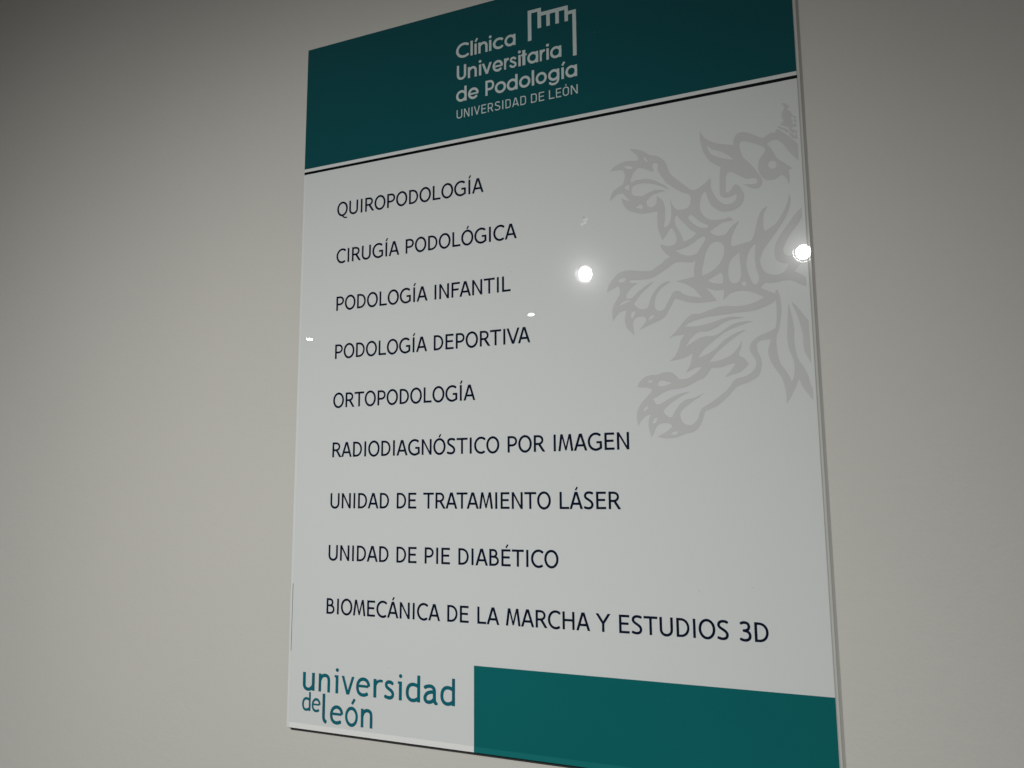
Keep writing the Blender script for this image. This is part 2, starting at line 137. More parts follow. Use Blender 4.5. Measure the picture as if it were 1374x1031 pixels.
  '''1286,9834 -2,-2 0,-3 0,-413 2,-2 117,0 20,1 17,3 24,7 17,8 12,8 17,14 15,18 13,25 8,29 1,21 -3,29 -7,21 -15,26 -12,15 -17,14 -12,8 -17,8 -21,6 -20,4 -79,1 -1,3 0,149 -1,2
1344,9624 59,0 26,-3 14,-4 11,-5 16,-11 8,-10 9,-16 3,-10 2,-17 -1,-12 -4,-18 -9,-14 -7,-9 -16,-13 -23,-9 -29,-3 -59,0 -1,1
1736,9847 -24,-5 -17,-7 -29,-17 -27,-24 -22,-29 -18,-32 -12,-33 -4,-17 -6,-38 0,-42 6,-41 9,-29 7,-18 18,-32 23,-30 14,-13 24,-17 17,-10 15,-6 32,-7 17,-1 17,1 32,7 32,15 29,22 21,22 11,15 18,32 14,38 7,32 2,20 0,42 -6,38 -9,32 -7,18 -19,34 -23,29 -23,20 -15,10 -32,15 -32,7 -17,1
1746,9788 25,1 20,-5 10,-5 16,-9 20,-17 16,-20 8,-14 9,-22 9,-29 4,-29 0,-33 -5,-29 -11,-36 -14,-26 -16,-20 -20,-17 -16,-9 -10,-5 -23,-5 -26,2 -21,6 -20,12 -21,18 -19,27 -12,27 -9,29 -4,29 0,30 5,32 11,35 14,26 16,21 19,16 20,12
1997,9834 -2,-2 -1,-3 1,-413 2,-2 93,0 23,1 26,5 21,6 20,9 18,10 17,13 14,13 15,17 12,19 9,17 14,38 7,41 0,42 -7,41 -14,38 -9,17 -12,18 -12,15 -14,14 -21,15 -17,10 -18,8 -23,7 -26,5 -23,1
2054,9777 4,1 32,0 17,-1 18,-3 17,-5 26,-13 21,-18 12,-14 14,-24 11,-29 5,-32 0,-30 -5,-32 -11,-29 -15,-25 -20,-22 -12,-9 -14,-8 -29,-10 -18,-3 -17,-1 -32,0 -4,1
2484,9847 -23,-5 -18,-7 -29,-17 -27,-24 -22,-29 -18,-32 -12,-33 -4,-17 -6,-38 0,-42 7,-41 8,-29 7,-18 18,-32 23,-30 15,-13 23,-17 17,-10 15,-6 32,-7 17,-1 18,1 32,7 32,15 29,22 20,22 12,15 17,32 14,38 7,32 2,20 0,42 -5,38 -10,32 -7,18 -18,34 -24,29 -23,20 -14,10 -32,15 -32,7 -18,1
2494,9788 25,1 20,-5 11,-5 15,-9 20,-17 16,-20 8,-14 10,-22 8,-29 4,-29 0,-33 -5,-29 -11,-36 -14,-26 -16,-20 -20,-17 -15,-9 -11,-5 -23,-5 -26,2 -21,6 -20,12 -20,18 -20,27 -12,27 -9,29 -4,29 0,30 5,32 12,35 13,26 17,21 18,16 20,12
2745,9834 -2,-2 0,-3 0,-413 2,-2 55,0 2,2 0,361 4,1 180,0 2,1 1,3 -1,50 -2,2
3170,9847 -23,-5 -17,-7 -29,-17 -27,-24 -23,-29 -17,-32 -12,-33 -4,-17 -6,-38 0,-42 6,-41 9,-29 7,-18 17,-32 24,-30 14,-13 23,-17 18,-10 14,-6 32,-7 18,-1 17,1 32,7 32,15 29,22 21,22 11,15 18,32 13,38 7,32 3,20 0,42 -6,38 -9,32 -7,18 -19,34 -23,29 -23,20 -15,10 -32,15 -32,7 -17,1
3181,9788 24,1 21,-5 10,-5 16,-9 19,-17 16,-20 8,-14 10,-22 9,-29 4,-29 -1,-33 -4,-29 -12,-36 -14,-26 -16,-20 -19,-17 -16,-9 -10,-5 -24,-5 -26,2 -20,6 -20,12 -21,18 -19,27 -12,27 -9,29 -4,29 0,30 5,32 11,35 14,26 16,21 19,16 20,12
3577,9847 -21,-5 -20,-7 -21,-9 -17,-11 -22,-18 -15,-15 -14,-17 -11,-18 -11,-20 -9,-21 -7,-23 -4,-24 -2,-23 0,-24 2,-20 5,-27 6,-20 9,-24 11,-20 11,-18 15,-18 16,-16 17,-14 20,-13 18,-8 20,-7 26,-6 18,-2 23,0 20,3 24,6 23,9 17,9 15,10 18,15 -4,6 0,8 -2,10 -9,11 -9,4 -9,2 -5,4 -27,-19 -26,-12 -17,-4 -29,-2 -26,4 -18,6 -14,7 -24,17 -13,14 -19,26 -14,29 -5,18 -4,20 -1,33 4,32 6,20 14,30 11,17 21,23 24,17 17,8 29,8 29,1 26,-5 41,-17 12,-7 6,-7 0,-82 -1,-2 -2,-1 -76,0 0,-54 3,-1 128,0 2,2 0,15 5,3 1,3 0,161 -2,2 -18,0 -17,13 -14,8 -50,21 -18,5 -23,3 -20,0
3837,9834 -2,-2 -1,-3 1,-413 2,-2 55,0 2,2 0,416 -2,2
3865,9387 -31,-18 48,-82 35,20 0,3 -47,78 -2,1
3947,9834 -2,-2 133,-416 2,-2 73,0 2,2 133,416 -4,2 -55,0 -3,-1 -33,-100 -150,-1 -4,1 -32,99 -2,2
4058,9674 2,2 3,0 107,0 3,0 2,-2 -57,-178 -3,-1
4492,9834 -2,-2 0,-3 0,-413 2,-2 94,0 23,1 26,5 20,6 21,9 18,10 16,13 15,13 15,17 12,19 9,17 14,38 7,41 0,42 -7,41 -14,38 -9,17 -12,18 -12,15 -15,14 -20,15 -17,10 -18,8 -23,7 -26,5 -23,1
4549,9777 5,1 32,0 17,-1 17,-3 18,-5 26,-13 21,-18 12,-14 14,-24 10,-29 6,-32 0,-30 -6,-32 -10,-29 -15,-25 -20,-22 -12,-9 -15,-8 -29,-10 -17,-3 -17,-1 -32,0 -5,1
4849,9834 -2,-2 0,-3 0,-413 2,-2 241,0 2,2 0,3 0,47 0,3 -2,1 -180,0 -4,1 0,112 1,3 163,0 2,3 0,50 -1,3 -164,0 -1,3 0,132 4,1 183,0 2,1 0,3 0,50 -2,2
5160,9834 -2,-2 0,-3 0,-413 2,-2 117,0 20,1 18,3 23,7 17,8 12,8 17,14 15,18 13,25 8,29 1,21 -3,29 -7,21 -14,26 -13,15 -17,14 -12,8 -17,8 -21,6 -20,4 -78,1 -2,3 0,149 -1,2
5218,9624 59,0 26,-3 14,-4 11,-5 16,-11 8,-10 9,-16 3,-10 2,-17 -1,-12 -4,-18 -8,-14 -8,-9 -16,-13 -23,-9 -29,-3 -58,0 -2,1
5610,9847 -23,-5 -18,-7 -29,-17 -27,-24 -22,-29 -18,-32 -12,-33 -4,-17 -6,-38 0,-42 7,-41 8,-29 7,-18 18,-32 23,-30 14,-13 24,-17 17,-10 15,-6 32,-7 17,-1 18,1 32,7 31,15 30,22 20,22 12,15 17,32 14,38 7,32 2,20 0,42 -6,38 -9,32 -7,18 -18,34 -24,29 -23,20 -15,10 -31,15 -32,7 -18,1
5620,9788 25,1 20,-5 10,-5 16,-9 20,-17 16,-20 8,-14 9,-22 9,-29 4,-29 0,-33 -5,-29 -11,-36 -14,-26 -16,-20 -20,-17 -16,-9 -10,-5 -23,-5 -26,2 -21,6 -20,12 -20,18 -20,27 -12,27 -9,29 -4,29 0,30 5,32 11,35 14,26 17,21 18,16 20,12
5871,9834 -2,-2 0,-3 0,-413 2,-2 116,0 20,1 24,5 14,4 15,6 17,11 12,10 13,15 8,11 8,15 5,15 4,17 0,15 -1,18 -3,14 -5,15 -7,15 -10,14 -10,12 -14,11 -21,12 1,3 114,173 0,3 -7,5 -2,0 -59,0 -2,-2 -111,-167 -58,0 -3,1 -1,2 0,164 -2,2
5929,9609 58,1 26,-3 24,-9 14,-10 13,-17 6,-14 2,-9 0,-15 -2,-12 -7,-14 -6,-9 -12,-12 -8,-5 -24,-8 -26,-3 -58,0 -1,1
6298,9834 -3,-2 0,-3 0,-358 -3,-1 -125,0 -2,-4 0,-50 2,-2 317,0 1,2 0,50 -1,4 -125,0 -4,1 0,361 -2,2
6548,9834 -3,-2 0,-3 0,-413 3,-2 55,0 2,2 0,416 -2,2
6789,9834 -151,-418 3,-2 58,0 2,2 117,325 3,3 119,-328 3,-2 59,0 1,2 -150,416 -3,2 -11,0 -18,-6 -17,5
6961,9834 -2,-2 133,-416 3,-2 72,0 2,2 133,416 -4,2 -55,0 -3,-1 -32,-100 -151,-1 -4,1 -31,99 -3,2
7072,9674 2,2 3,0 108,0 3,0 1,-2 -57,-178 -3,-1''',
  '''1422,11259 -23,-5 -17,-7 -29,-17 -27,-24 -23,-29 -17,-32 -12,-33 -4,-17 -6,-38 0,-42 6,-41 9,-29 7,-18 17,-32 24,-30 14,-13 23,-17 18,-10 14,-6 32,-7 18,-1 17,1 32,7 32,15 29,22 20,22 12,15 17,32 14,38 7,32 2,20 0,42 -5,38 -9,32 -8,18 -18,34 -23,29 -24,20 -14,10 -32,15 -32,7 -17,1
1433,11200 24,1 20,-5 11,-5 16,-9 19,-17 16,-20 8,-14 10,-22 8,-29 4,-29 0,-33 -4,-29 -12,-36 -14,-26 -16,-20 -19,-17 -16,-9 -11,-5 -23,-5 -26,2 -20,6 -21,12 -20,18 -19,27 -13,27 -8,29 -4,29 0,30 5,32 11,35 14,26 16,21 18,16 21,12
1683,11246 -2,-2 0,-3 0,-413 2,-2 116,0 21,1 23,5 14,4 15,6 17,11 12,10 13,15 8,11 8,15 5,15 3,17 1,15 -1,18 -3,14 -5,15 -7,15 -10,14 -10,12 -14,11 -21,12 1,3 114,173 0,3 -7,5 -3,0 -58,0 -2,-2 -111,-167 -58,0 -3,1 -1,2 0,164 -2,2
1741,11021 58,1 26,-3 24,-9 14,-10 13,-17 6,-14 2,-9 0,-15 -2,-12 -7,-14 -6,-9 -12,-12 -8,-5 -24,-8 -26,-3 -58,0 -1,1
2109,11246 -2,-2 0,-3 0,-358 -4,-1 -124,0 -2,-4 0,-50 2,-2 316,0 2,2 0,50 -2,4 -125,0 -4,1 0,361 -2,2
2477,11259 -23,-5 -17,-7 -29,-17 -27,-24 -23,-29 -17,-32 -12,-33 -4,-17 -6,-38 0,-42 6,-41 9,-29 7,-18 17,-32 24,-30 14,-13 23,-17 18,-10 14,-6 32,-7 18,-1 17,1 32,7 32,15 29,22 20,22 12,15 17,32 14,38 7,32 2,20 0,42 -5,38 -9,32 -7,18 -19,34 -23,29 -24,20 -14,10 -32,15 -32,7 -17,1
2488,11200 24,1 21,-5 10,-5 16,-9 19,-17 16,-20 8,-14 10,-22 8,-29 4,-29 0,-33 -4,-29 -12,-36 -14,-26 -16,-20 -19,-17 -16,-9 -10,-5 -24,-5 -26,2 -20,6 -20,12 -21,18 -19,27 -12,27 -9,29 -4,29 0,30 5,32 11,35 14,26 16,21 19,16 20,12
2738,11246 -2,-2 0,-3 0,-413 2,-2 116,0 21,1 17,3 23,7 18,8 11,8 18,14 14,18 13,25 8,29 2,21 -4,29 -6,21 -15,26 -12,15 -18,14 -11,8 -18,8 -20,6 -20,4 -79,1 -1,3 0,149 -2,2
2796,11036 58,0 26,-3 15,-4 10,-5 16,-11 9,-10 8,-16 3,-10 3,-17 -1,-12 -5,-18 -8,-14 -7,-9 -16,-13 -24,-9 -29,-3 -58,0 -1,1
3187,11259 -23,-5 -18,-7 -29,-17 -26,-24 -23,-29 -18,-32 -11,-33 -5,-17 -5,-38 0,-42 6,-41 8,-29 7,-18 18,-32 23,-30 15,-13 23,-17 17,-10 15,-6 32,-7 17,-1 18,1 32,7 32,15 29,22 20,22 11,15 18,32 14,38 7,32 2,20 0,42 -6,38 -9,32 -7,18 -19,34 -23,29 -23,20 -14,10 -32,15 -32,7 -18,1
3197,11200 25,1 20,-5 11,-5 15,-9 20,-17 16,-20 8,-14 9,-22 9,-29 4,-29 0,-33 -5,-29 -11,-36 -14,-26 -16,-20 -20,-17 -15,-9 -11,-5 -23,-5 -26,2 -21,6 -20,12 -20,18 -20,27 -12,27 -8,29 -4,29 0,30 4,32 12,35 13,26 17,21 18,16 20,12
3448,11246 -2,-2 -1,-3 1,-413 2,-2 93,0 23,1 26,5 20,6 21,9 18,10 16,13 15,13 15,17 12,19 9,17 14,38 7,41 0,42 -7,41 -14,38 -9,17 -12,18 -12,15 -15,14 -20,15 -17,10 -18,8 -23,7 -26,5 -23,1
3505,11189 4,1 32,0 17,-1 17,-3 18,-5 26,-13 21,-18 12,-14 14,-24 10,-29 6,-32 0,-30 -6,-32 -10,-29 -15,-25 -20,-22 -12,-9 -15,-8 -29,-10 -17,-3 -17,-1 -32,0 -4,1
3934,11259 -23,-5 -17,-7 -29,-17 -27,-24 -23,-29 -17,-32 -12,-33 -4,-17 -6,-38 0,-42 6,-41 9,-29 7,-18 17,-32 24,-30 14,-13 23,-17 18,-10 14,-6 32,-7 18,-1 17,1 32,7 32,15 29,22 20,22 12,15 17,32 14,38 7,32 2,20 0,42 -5,38 -9,32 -8,18 -18,34 -23,29 -24,20 -14,10 -32,15 -32,7 -17,1
3945,11200 24,1 20,-5 11,-5 16,-9 19,-17 16,-20 8,-14 10,-22 8,-29 4,-29 0,-33 -4,-29 -12,-36 -14,-26 -16,-20 -19,-17 -16,-9 -11,-5 -23,-5 -26,2 -20,6 -21,12 -20,18 -19,27 -13,27 -8,29 -4,29 0,30 5,32 11,35 14,26 16,21 18,16 21,12
4195,11246 -2,-2 0,-3 0,-413 2,-2 55,0 2,2 0,361 4,1 180,0 2,1 0,3 0,50 -2,2
4620,11259 -23,-5 -18,-7 -29,-17 -26,-24 -23,-29 -17,-32 -12,-33 -5,-17 -5,-38 0,-42 6,-41 9,-29 7,-18 17,-32 23,-30 15,-13 23,-17 17,-10 15,-6 32,-7 17,-1 18,1 32,7 32,15 29,22 20,22 12,15 17,32 14,38 7,32 2,20 0,42 -5,38 -10,32 -7,18 -18,34 -24,29 -23,20 -14,10 -32,15 -32,7 -18,1
4630,11200 25,1 20,-5 11,-5 15,-9 20,-17 16,-20 8,-14 10,-22 8,-29 4,-29 0,-33 -5,-29 -11,-36 -14,-26 -16,-20 -20,-17 -15,-9 -11,-5 -23,-5 -26,2 -20,6 -21,12 -20,18 -19,27 -13,27 -8,29 -4,29 0,30 4,32 12,35 13,26 17,21 18,16 21,12
5026,11259 -21,-5 -20,-7 -20,-9 -18,-11 -22,-18 -14,-15 -15,-17 -11,-18 -11,-20 -8,-21 -7,-23 -5,-24 -2,-23 0,-24 2,-20 5,-27 6,-20 9,-24 11,-20 12,-18 14,-18 16,-16 17,-14 21,-13 17,-8 20,-7 27,-6 17,-2 23,0 21,3 23,6 23,9 17,9 15,10 18,15 -4,6 0,8 -2,10 -9,11 -9,4 -9,2 -5,4 -27,-19 -26,-12 -17,-4 -29,-2 -26,4 -18,6 -14,7 -23,17 -14,14 -19,26 -13,29 -6,18 -3,20 -2,33 5,32 5,20 14,30 12,17 21,23 23,17 17,8 29,8 29,1 26,-5 41,-17 12,-7 6,-7 0,-82 -1,-2 -2,-1 -76,0 0,-54 3,-1 128,0 2,2 0,15 5,3 1,3 0,161 -2,2 -18,0 -17,13 -14,8 -50,21 -18,5 -23,3 -20,0
5286,11246 -3,-2 0,-3 0,-413 3,-2 55,0 1,2 0,416 -1,2
5313,10799 -30,-18 48,-82 34,20 1,3 -47,78 -3,1
5395,11246 -1,-2 133,-416 2,-2 72,0 2,2 133,416 -4,2 -55,0 -3,-1 -32,-100 -151,-1 -3,1 -32,99 -3,2
5506,11086 3,2 2,0 108,0 3,0 1,-2 -56,-178 -3,-1''',
  '''1282,12648 -2,-2 0,-3 0,-413 2,-2 118,0 20,1 24,5 14,4 15,6 18,11 12,10 13,15 8,11 8,15 5,15 3,17 1,15 -1,18 -3,14 -5,15 -7,15 -10,14 -11,12 -13,11 -21,12 0,3 115,173 0,3 -6,5 -3,0 -59,0 -3,-2 -111,-167 -59,0 -3,1 -1,2 0,164 -2,2
1341,12423 59,1 26,-3 24,-9 14,-10 13,-17 6,-14 2,-9 0,-15 -2,-12 -6,-14 -7,-9 -12,-12 -8,-5 -24,-8 -26,-3 -59,0 -1,1
1584,12648 -2,-2 135,-416 2,-2 73,0 2,2 134,416 -4,2 -55,0 -3,-1 -33,-100 -152,-1 -4,1 -32,99 -2,2
1696,12488 2,2 3,0 109,0 3,0 1,-2 -57,-178 -3,-1
1970,12648 -2,-2 0,-3 0,-413 2,-2 94,0 23,1 27,5 20,6 21,9 18,10 17,13 15,13 14,17 13,19 9,17 14,38 7,41 0,42 -7,41 -14,38 -9,17 -12,18 -12,15 -15,14 -20,15 -18,10 -18,8 -23,7 -27,5 -23,1
2028,12591 4,1 32,0 18,-1 17,-3 18,-5 26,-13 21,-18 13,-14 14,-24 10,-29 6,-32 0,-30 -6,-32 -10,-29 -16,-25 -20,-22 -12,-9 -14,-8 -30,-10 -17,-3 -18,-1 -32,0 -4,1
2342,12648 -2,-2 0,-3 0,-413 2,-2 56,0 2,2 0,416 -2,2
2625,12661 -23,-5 -18,-7 -29,-17 -27,-24 -23,-29 -18,-32 -12,-33 -4,-17 -6,-38 0,-42 6,-41 9,-29 7,-18 18,-32 23,-30 15,-13 23,-17 18,-10 15,-6 32,-7 17,-1 18,1 32,7 33,15 29,22 21,22 11,15 18,32 14,38 7,32 2,20 0,42 -5,38 -10,32 -7,18 -19,34 -23,29 -24,20 -14,10 -33,15 -32,7 -18,1
2635,12602 25,1 21,-5 10,-5 16,-9 20,-17 16,-20 8,-14 10,-22 8,-29 5,-29 -1,-33 -4,-29 -12,-36 -14,-26 -16,-20 -20,-17 -16,-9 -10,-5 -24,-5 -26,2 -21,6 -20,12 -21,18 -19,27 -13,27 -8,29 -4,29 0,30 4,32 12,35 14,26 16,21 19,16 20,12
2888,12648 -2,-2 0,-3 0,-413 2,-2 94,0 24,1 26,5 21,6 20,9 19,10 17,13 14,13 15,17 12,19 9,17 14,38 7,41 0,42 -7,41 -14,38 -9,17 -12,18 -12,15 -15,14 -20,15 -18,10 -17,8 -24,7 -26,5 -24,1
2946,12591 4,1 32,0 18,-1 18,-3 17,-5 27,-13 21,-18 12,-14 14,-24 11,-29 5,-32 0,-30 -5,-32 -11,-29 -15,-25 -21,-22 -11,-9 -15,-8 -29,-10 -18,-3 -18,-1 -32,0 -4,1
3261,12648 -3,-2 0,-3 0,-413 3,-2 55,0 2,2 0,416 -2,2
3371,12648 -1,-2 134,-416 2,-2 74,0 1,2 135,416 -4,2 -56,0 -3,-1 -33,-100 -152,-1 -3,1 -32,99 -3,2
3484,12488 2,2 3,0 108,0 3,0 2,-2 -57,-178 -3,-1
3904,12661 -21,-5 -20,-7 -21,-9 -17,-11 -23,-18 -14,-15 -15,-17 -11,-18 -11,-20 -9,-21 -7,-23 -4,-24 -3,-23 1,-24 1,-20 5,-27 6,-20 10,-24 11,-20 11,-18 15,-18 16,-16 18,-14 20,-13 18,-8 20,-7 27,-6 17,-2 24,0 20,3 24,6 23,9 18,9 15,10 18,15 -4,6 0,8 -3,10 -9,11 -8,4 -9,2 -6,4 -26,-19 -27,-12 -17,-4 -30,-2 -26,4 -18,6 -14,7 -24,17 -13,14 -20,26 -13,29 -6,18 -3,20 -2,33 5,32 6,20 13,30 12,17 21,23 24,17 17,8 30,8 29,1 26,-5 41,-17 12,-7 7,-7 0,-82 -1,-2 -3,-1 -76,0 0,-54 3,-1 129,0 3,2 0,15 4,3 1,3 0,161 -2,2 -18,0 -17,13 -14,8 -51,21 -18,5 -23,3 -21,0
4150,12648 -2,-2 0,-416 4,-2 53,0 3,2 1,6 181,315 1,-4 0,-317 2,-2 56,0 2,2 0,3 0,413 -2,2 -56,0 -2,-2 -180,-315 -3,-2 0,-2 0,319 -3,2
4661,12661 -24,-5 -17,-7 -30,-17 -27,-24 -23,-29 -17,-32 -12,-33 -5,-17 -5,-38 0,-42 6,-41 9,-29 7,-18 17,-32 24,-30 15,-13 23,-17 18,-10 14,-6 33,-7 17,-1 18,1 32,7 32,15 30,22 20,22 12,15 18,32 14,38 6,32 3,20 0,42 -6,38 -9,32 -7,18 -19,34 -24,29 -23,20 -15,10 -32,15 -32,7 -18,1
4671,12602 25,1 20,-5 11,-5 16,-9 20,-17 16,-20 8,-14 10,-22 8,-29 4,-29 0,-33 -5,-29 -11,-36 -14,-26 -16,-20 -20,-17 -16,-9 -11,-5 -23,-5 -26,2 -21,6 -21,12 -20,18 -20,27 -12,27 -9,29 -4,29 0,30 5,32 12,35 13,26 17,21 18,16 21,12
4685,12201 -31,-18 49,-82 35,20 0,3 -47,78 -3,1
4990,12653 -24,-4 -23,-7 -35,-15 -3,-3 2,-6 -2,-15 3,-8 3,-6 8,-8 9,-4 3,-5 32,14 33,8 17,2 18,0 26,-5 12,-5 9,-6 6,-6 6,-9 5,-14 1,-12 -2,-15 -6,-15 -8,-11 -12,-12 -31,-24 -56,-35 -20,-14 -18,-15 -13,-15 -12,-20 -3,-9 -4,-23 3,-27 8,-23 13,-21 17,-15 20,-13 21,-8 20,-4 21,-2 23,0 21,2 20,4 21,7 18,8 11,7 4,14 0,9 -3,9 -7,9 -8,6 -12,2 -3,3 -22,-11 -28,-8 -32,-2 -27,5 -14,6 -14,10 -6,9 -3,9 -1,15 5,14 7,9 12,11 94,61 19,16 19,20 14,21 10,26 4,27 -3,29 -8,24 -11,19 -18,19 -18,11 -20,9 -24,6 -23,3 -21,-1
5325,12648 -2,-2 0,-3 0,-358 -4,-1 -126,0 -2,-4 0,-50 2,-2 320,0 1,2 0,50 -1,4 -126,0 -5,1 0,361 -1,2
5577,12648 -2,-2 0,-3 0,-413 2,-2 56,0 2,2 0,416 -2,2
5875,12661 -21,-4 -20,-7 -21,-10 -17,-11 -19,-15 -14,-15 -17,-20 -11,-18 -11,-20 -8,-21 -7,-23 -4,-24 -2,-23 0,-24 1,-20 5,-27 6,-20 9,-24 11,-20 11,-18 15,-18 16,-17 19,-15 17,-11 20,-9 19,-7 26,-5 18,-2 23,1 21,3 23,6 18,8 17,9 19,13 16,15 -4,6 0,8 -3,9 -4,7 -6,5 -9,4 -9,1 -3,3 -3,0 -23,-18 -15,-9 -26,-9 -29,-2 -15,1 -27,7 -14,7 -14,9 -21,19 -12,15 -11,16 -13,29 -5,21 -5,32 1,21 4,32 11,33 9,17 9,13 22,25 25,18 14,7 27,7 29,1 30,-7 24,-11 14,-10 3,0 3,4 8,2 6,3 9,9 4,12 0,12 3,6 -16,11 -20,11 -21,9 -17,5 -27,4 -20,0
6211,12661 -23,-5 -18,-7 -29,-17 -27,-24 -23,-29 -18,-32 -12,-33 -4,-17 -6,-38 0,-42 6,-41 9,-29 7,-18 18,-32 23,-30 15,-13 23,-17 18,-10 15,-6 32,-7 18,-1 17,1 32,7 33,15 29,22 21,22 11,15 18,32 14,38 7,32 2,20 0,42 -5,38 -10,32 -7,18 -19,34 -23,29 -24,20 -14,10 -33,15 -32,7 -17,1
6221,12602 25,1 21,-5 10,-5 16,-9 20,-17 16,-20 8,-14 10,-22 9,-29 4,-29 -1,-33 -4,-29 -12,-36 -14,-26 -16,-20 -20,-17 -16,-9 -10,-5 -24,-5 -26,2 -21,6 -20,12 -21,18 -19,27 -13,27 -8,29 -4,29 0,30 4,32 12,35 14,26 16,21 19,16 20,12
6651,12648 -2,-2 0,-3 0,-413 2,-2 118,0 20,1 18,3 23,7 18,8 11,8 18,14 15,18 13,25 8,29 2,21 -4,29 -7,21 -14,26 -13,15 -18,14 -11,8 -18,8 -20,6 -21,4 -79,1 -1,3 0,149 -2,2
6709,12438 60,0 26,-3 15,-4 10,-5 16,-11 9,-10 9,-16 3,-10 2,-17 -1,-12 -5,-18 -8,-14 -7,-9 -17,-13 -23,-9 -29,-3 -59,0 -1,1
7105,12661 -24,-5 -17,-7 -30,-17 -27,-24 -23,-29 -17,-32 -12,-33 -5,-17 -5,-38 0,-42 6,-41 9,-29 7,-18 17,-32 24,-30 15,-13 23,-17 18,-10 14,-6 33,-7 17,-1 18,1 32,7 32,15 30,22 20,22 12,15 18,32 14,38 7,32 2,20 0,42 -6,38 -9,32 -7,18 -19,34 -23,29 -24,20 -15,10 -32,15 -32,7 -18,1
7115,12602 25,1 21,-5 10,-5 16,-9 20,-17 16,-20 8,-14 10,-22 8,-29 4,-29 0,-33 -4,-29 -12,-36 -14,-26 -16,-20 -20,-17 -16,-9 -10,-5 -24,-5 -26,2 -21,6 -20,12 -21,18 -20,27 -12,27 -9,29 -4,29 0,30 5,32 12,35 13,26 17,21 19,16 20,12
7368,12648 -2,-2 0,-3 0,-413 2,-2 118,0 20,1 24,5 14,4 15,6 18,11 12,10 13,15 8,11 8,15 5,15 3,17 1,15 -1,18 -3,14 -5,15 -7,15 -10,14 -11,12 -13,11 -21,12 0,3 115,173 0,3 -6,5 -3,0 -59,0 -3,-2 -111,-167 -59,0 -3,1 -1,2 0,164 -2,2
7426,12423 60,1 26,-3 24,-9 14,-10 13,-17 6,-14 2,-9 0,-15 -2,-12 -6,-14 -7,-9 -12,-12 -8,-5 -24,-8 -26,-3 -59,0 -1,1
7899,12648 -2,-2 -1,-3 1,-413 2,-2 55,0 2,2 0,416 -2,2
8039,12647 -18,-3 -1,-1 0,-3 56,-410 4,-2 56,0 3,2 76,300 3,-5 75,-295 1,-2 3,0 56,0 3,2 56,413 -30,5 -26,0 -4,-2 -40,-296 -3,-12 -71,285 -5,9 -18,-4 -18,4 -73,-289 -3,-2 -42,305 -2,2 -26,0
8426,12648 -2,-2 135,-416 2,-2 73,0 2,2 134,416 -4,2 -56,0 -3,-1 -32,-100 -152,-1 -4,1 -32,99 -3,2
8538,12488 2,2 3,0 109,0 3,0 1,-2 -57,-178 -3,-1
8958,12661 -20,-5 -21,-7 -20,-9 -18,-11 -22,-18 -15,-15 -14,-17 -12,-18 -11,-20 -8,-21 -7,-23 -5,-24 -2,-23 0,-24 2,-20 5,-27 6,-20 9,-24 11,-20 12,-18 14,-18 16,-16 18,-14 21,-13 17,-8 21,-7 26,-6 18,-2 23,0 21,3 23,6 24,9 17,9 15,10 18,15 -4,6 1,8 -3,10 -9,11 -9,4 -9,2 -6,4 -26,-19 -26,-12 -18,-4 -29,-2 -27,4 -17,6 -15,7 -23,17 -14,14 -19,26 -14,29 -5,18 -4,20 -1,33 4,32 6,20 13,30 12,17 22,23 23,17 18,8 29,8 29,1 27,-5 41,-17 11,-7 7,-7 0,-82 -1,-2 -3,-1 -76,0 0,-54 3,-1 129,0 3,2 0,15 5,3 0,3 0,161 -2,2 -18,0 -17,13 -14,8 -51,21 -17,5 -24,3 -20,0
9209,12648 -3,-2 0,-3 0,-413 3,-2 243,0 2,2 0,3 0,47 0,3 -2,1 -182,0 -4,1 0,112 1,3 165,0 2,3 0,50 -2,3 -165,0 -1,3 0,132 4,1 185,0 2,1 0,3 0,50 -2,2
9518,12648 -1,-2 0,-416 4,-2 53,0 3,2 1,6 181,315 1,-4 0,-317 2,-2 56,0 2,2 0,3 0,413 -2,2 -56,0 -2,-2 -180,-315 -3,-2 0,-2 0,319 -3,2''',
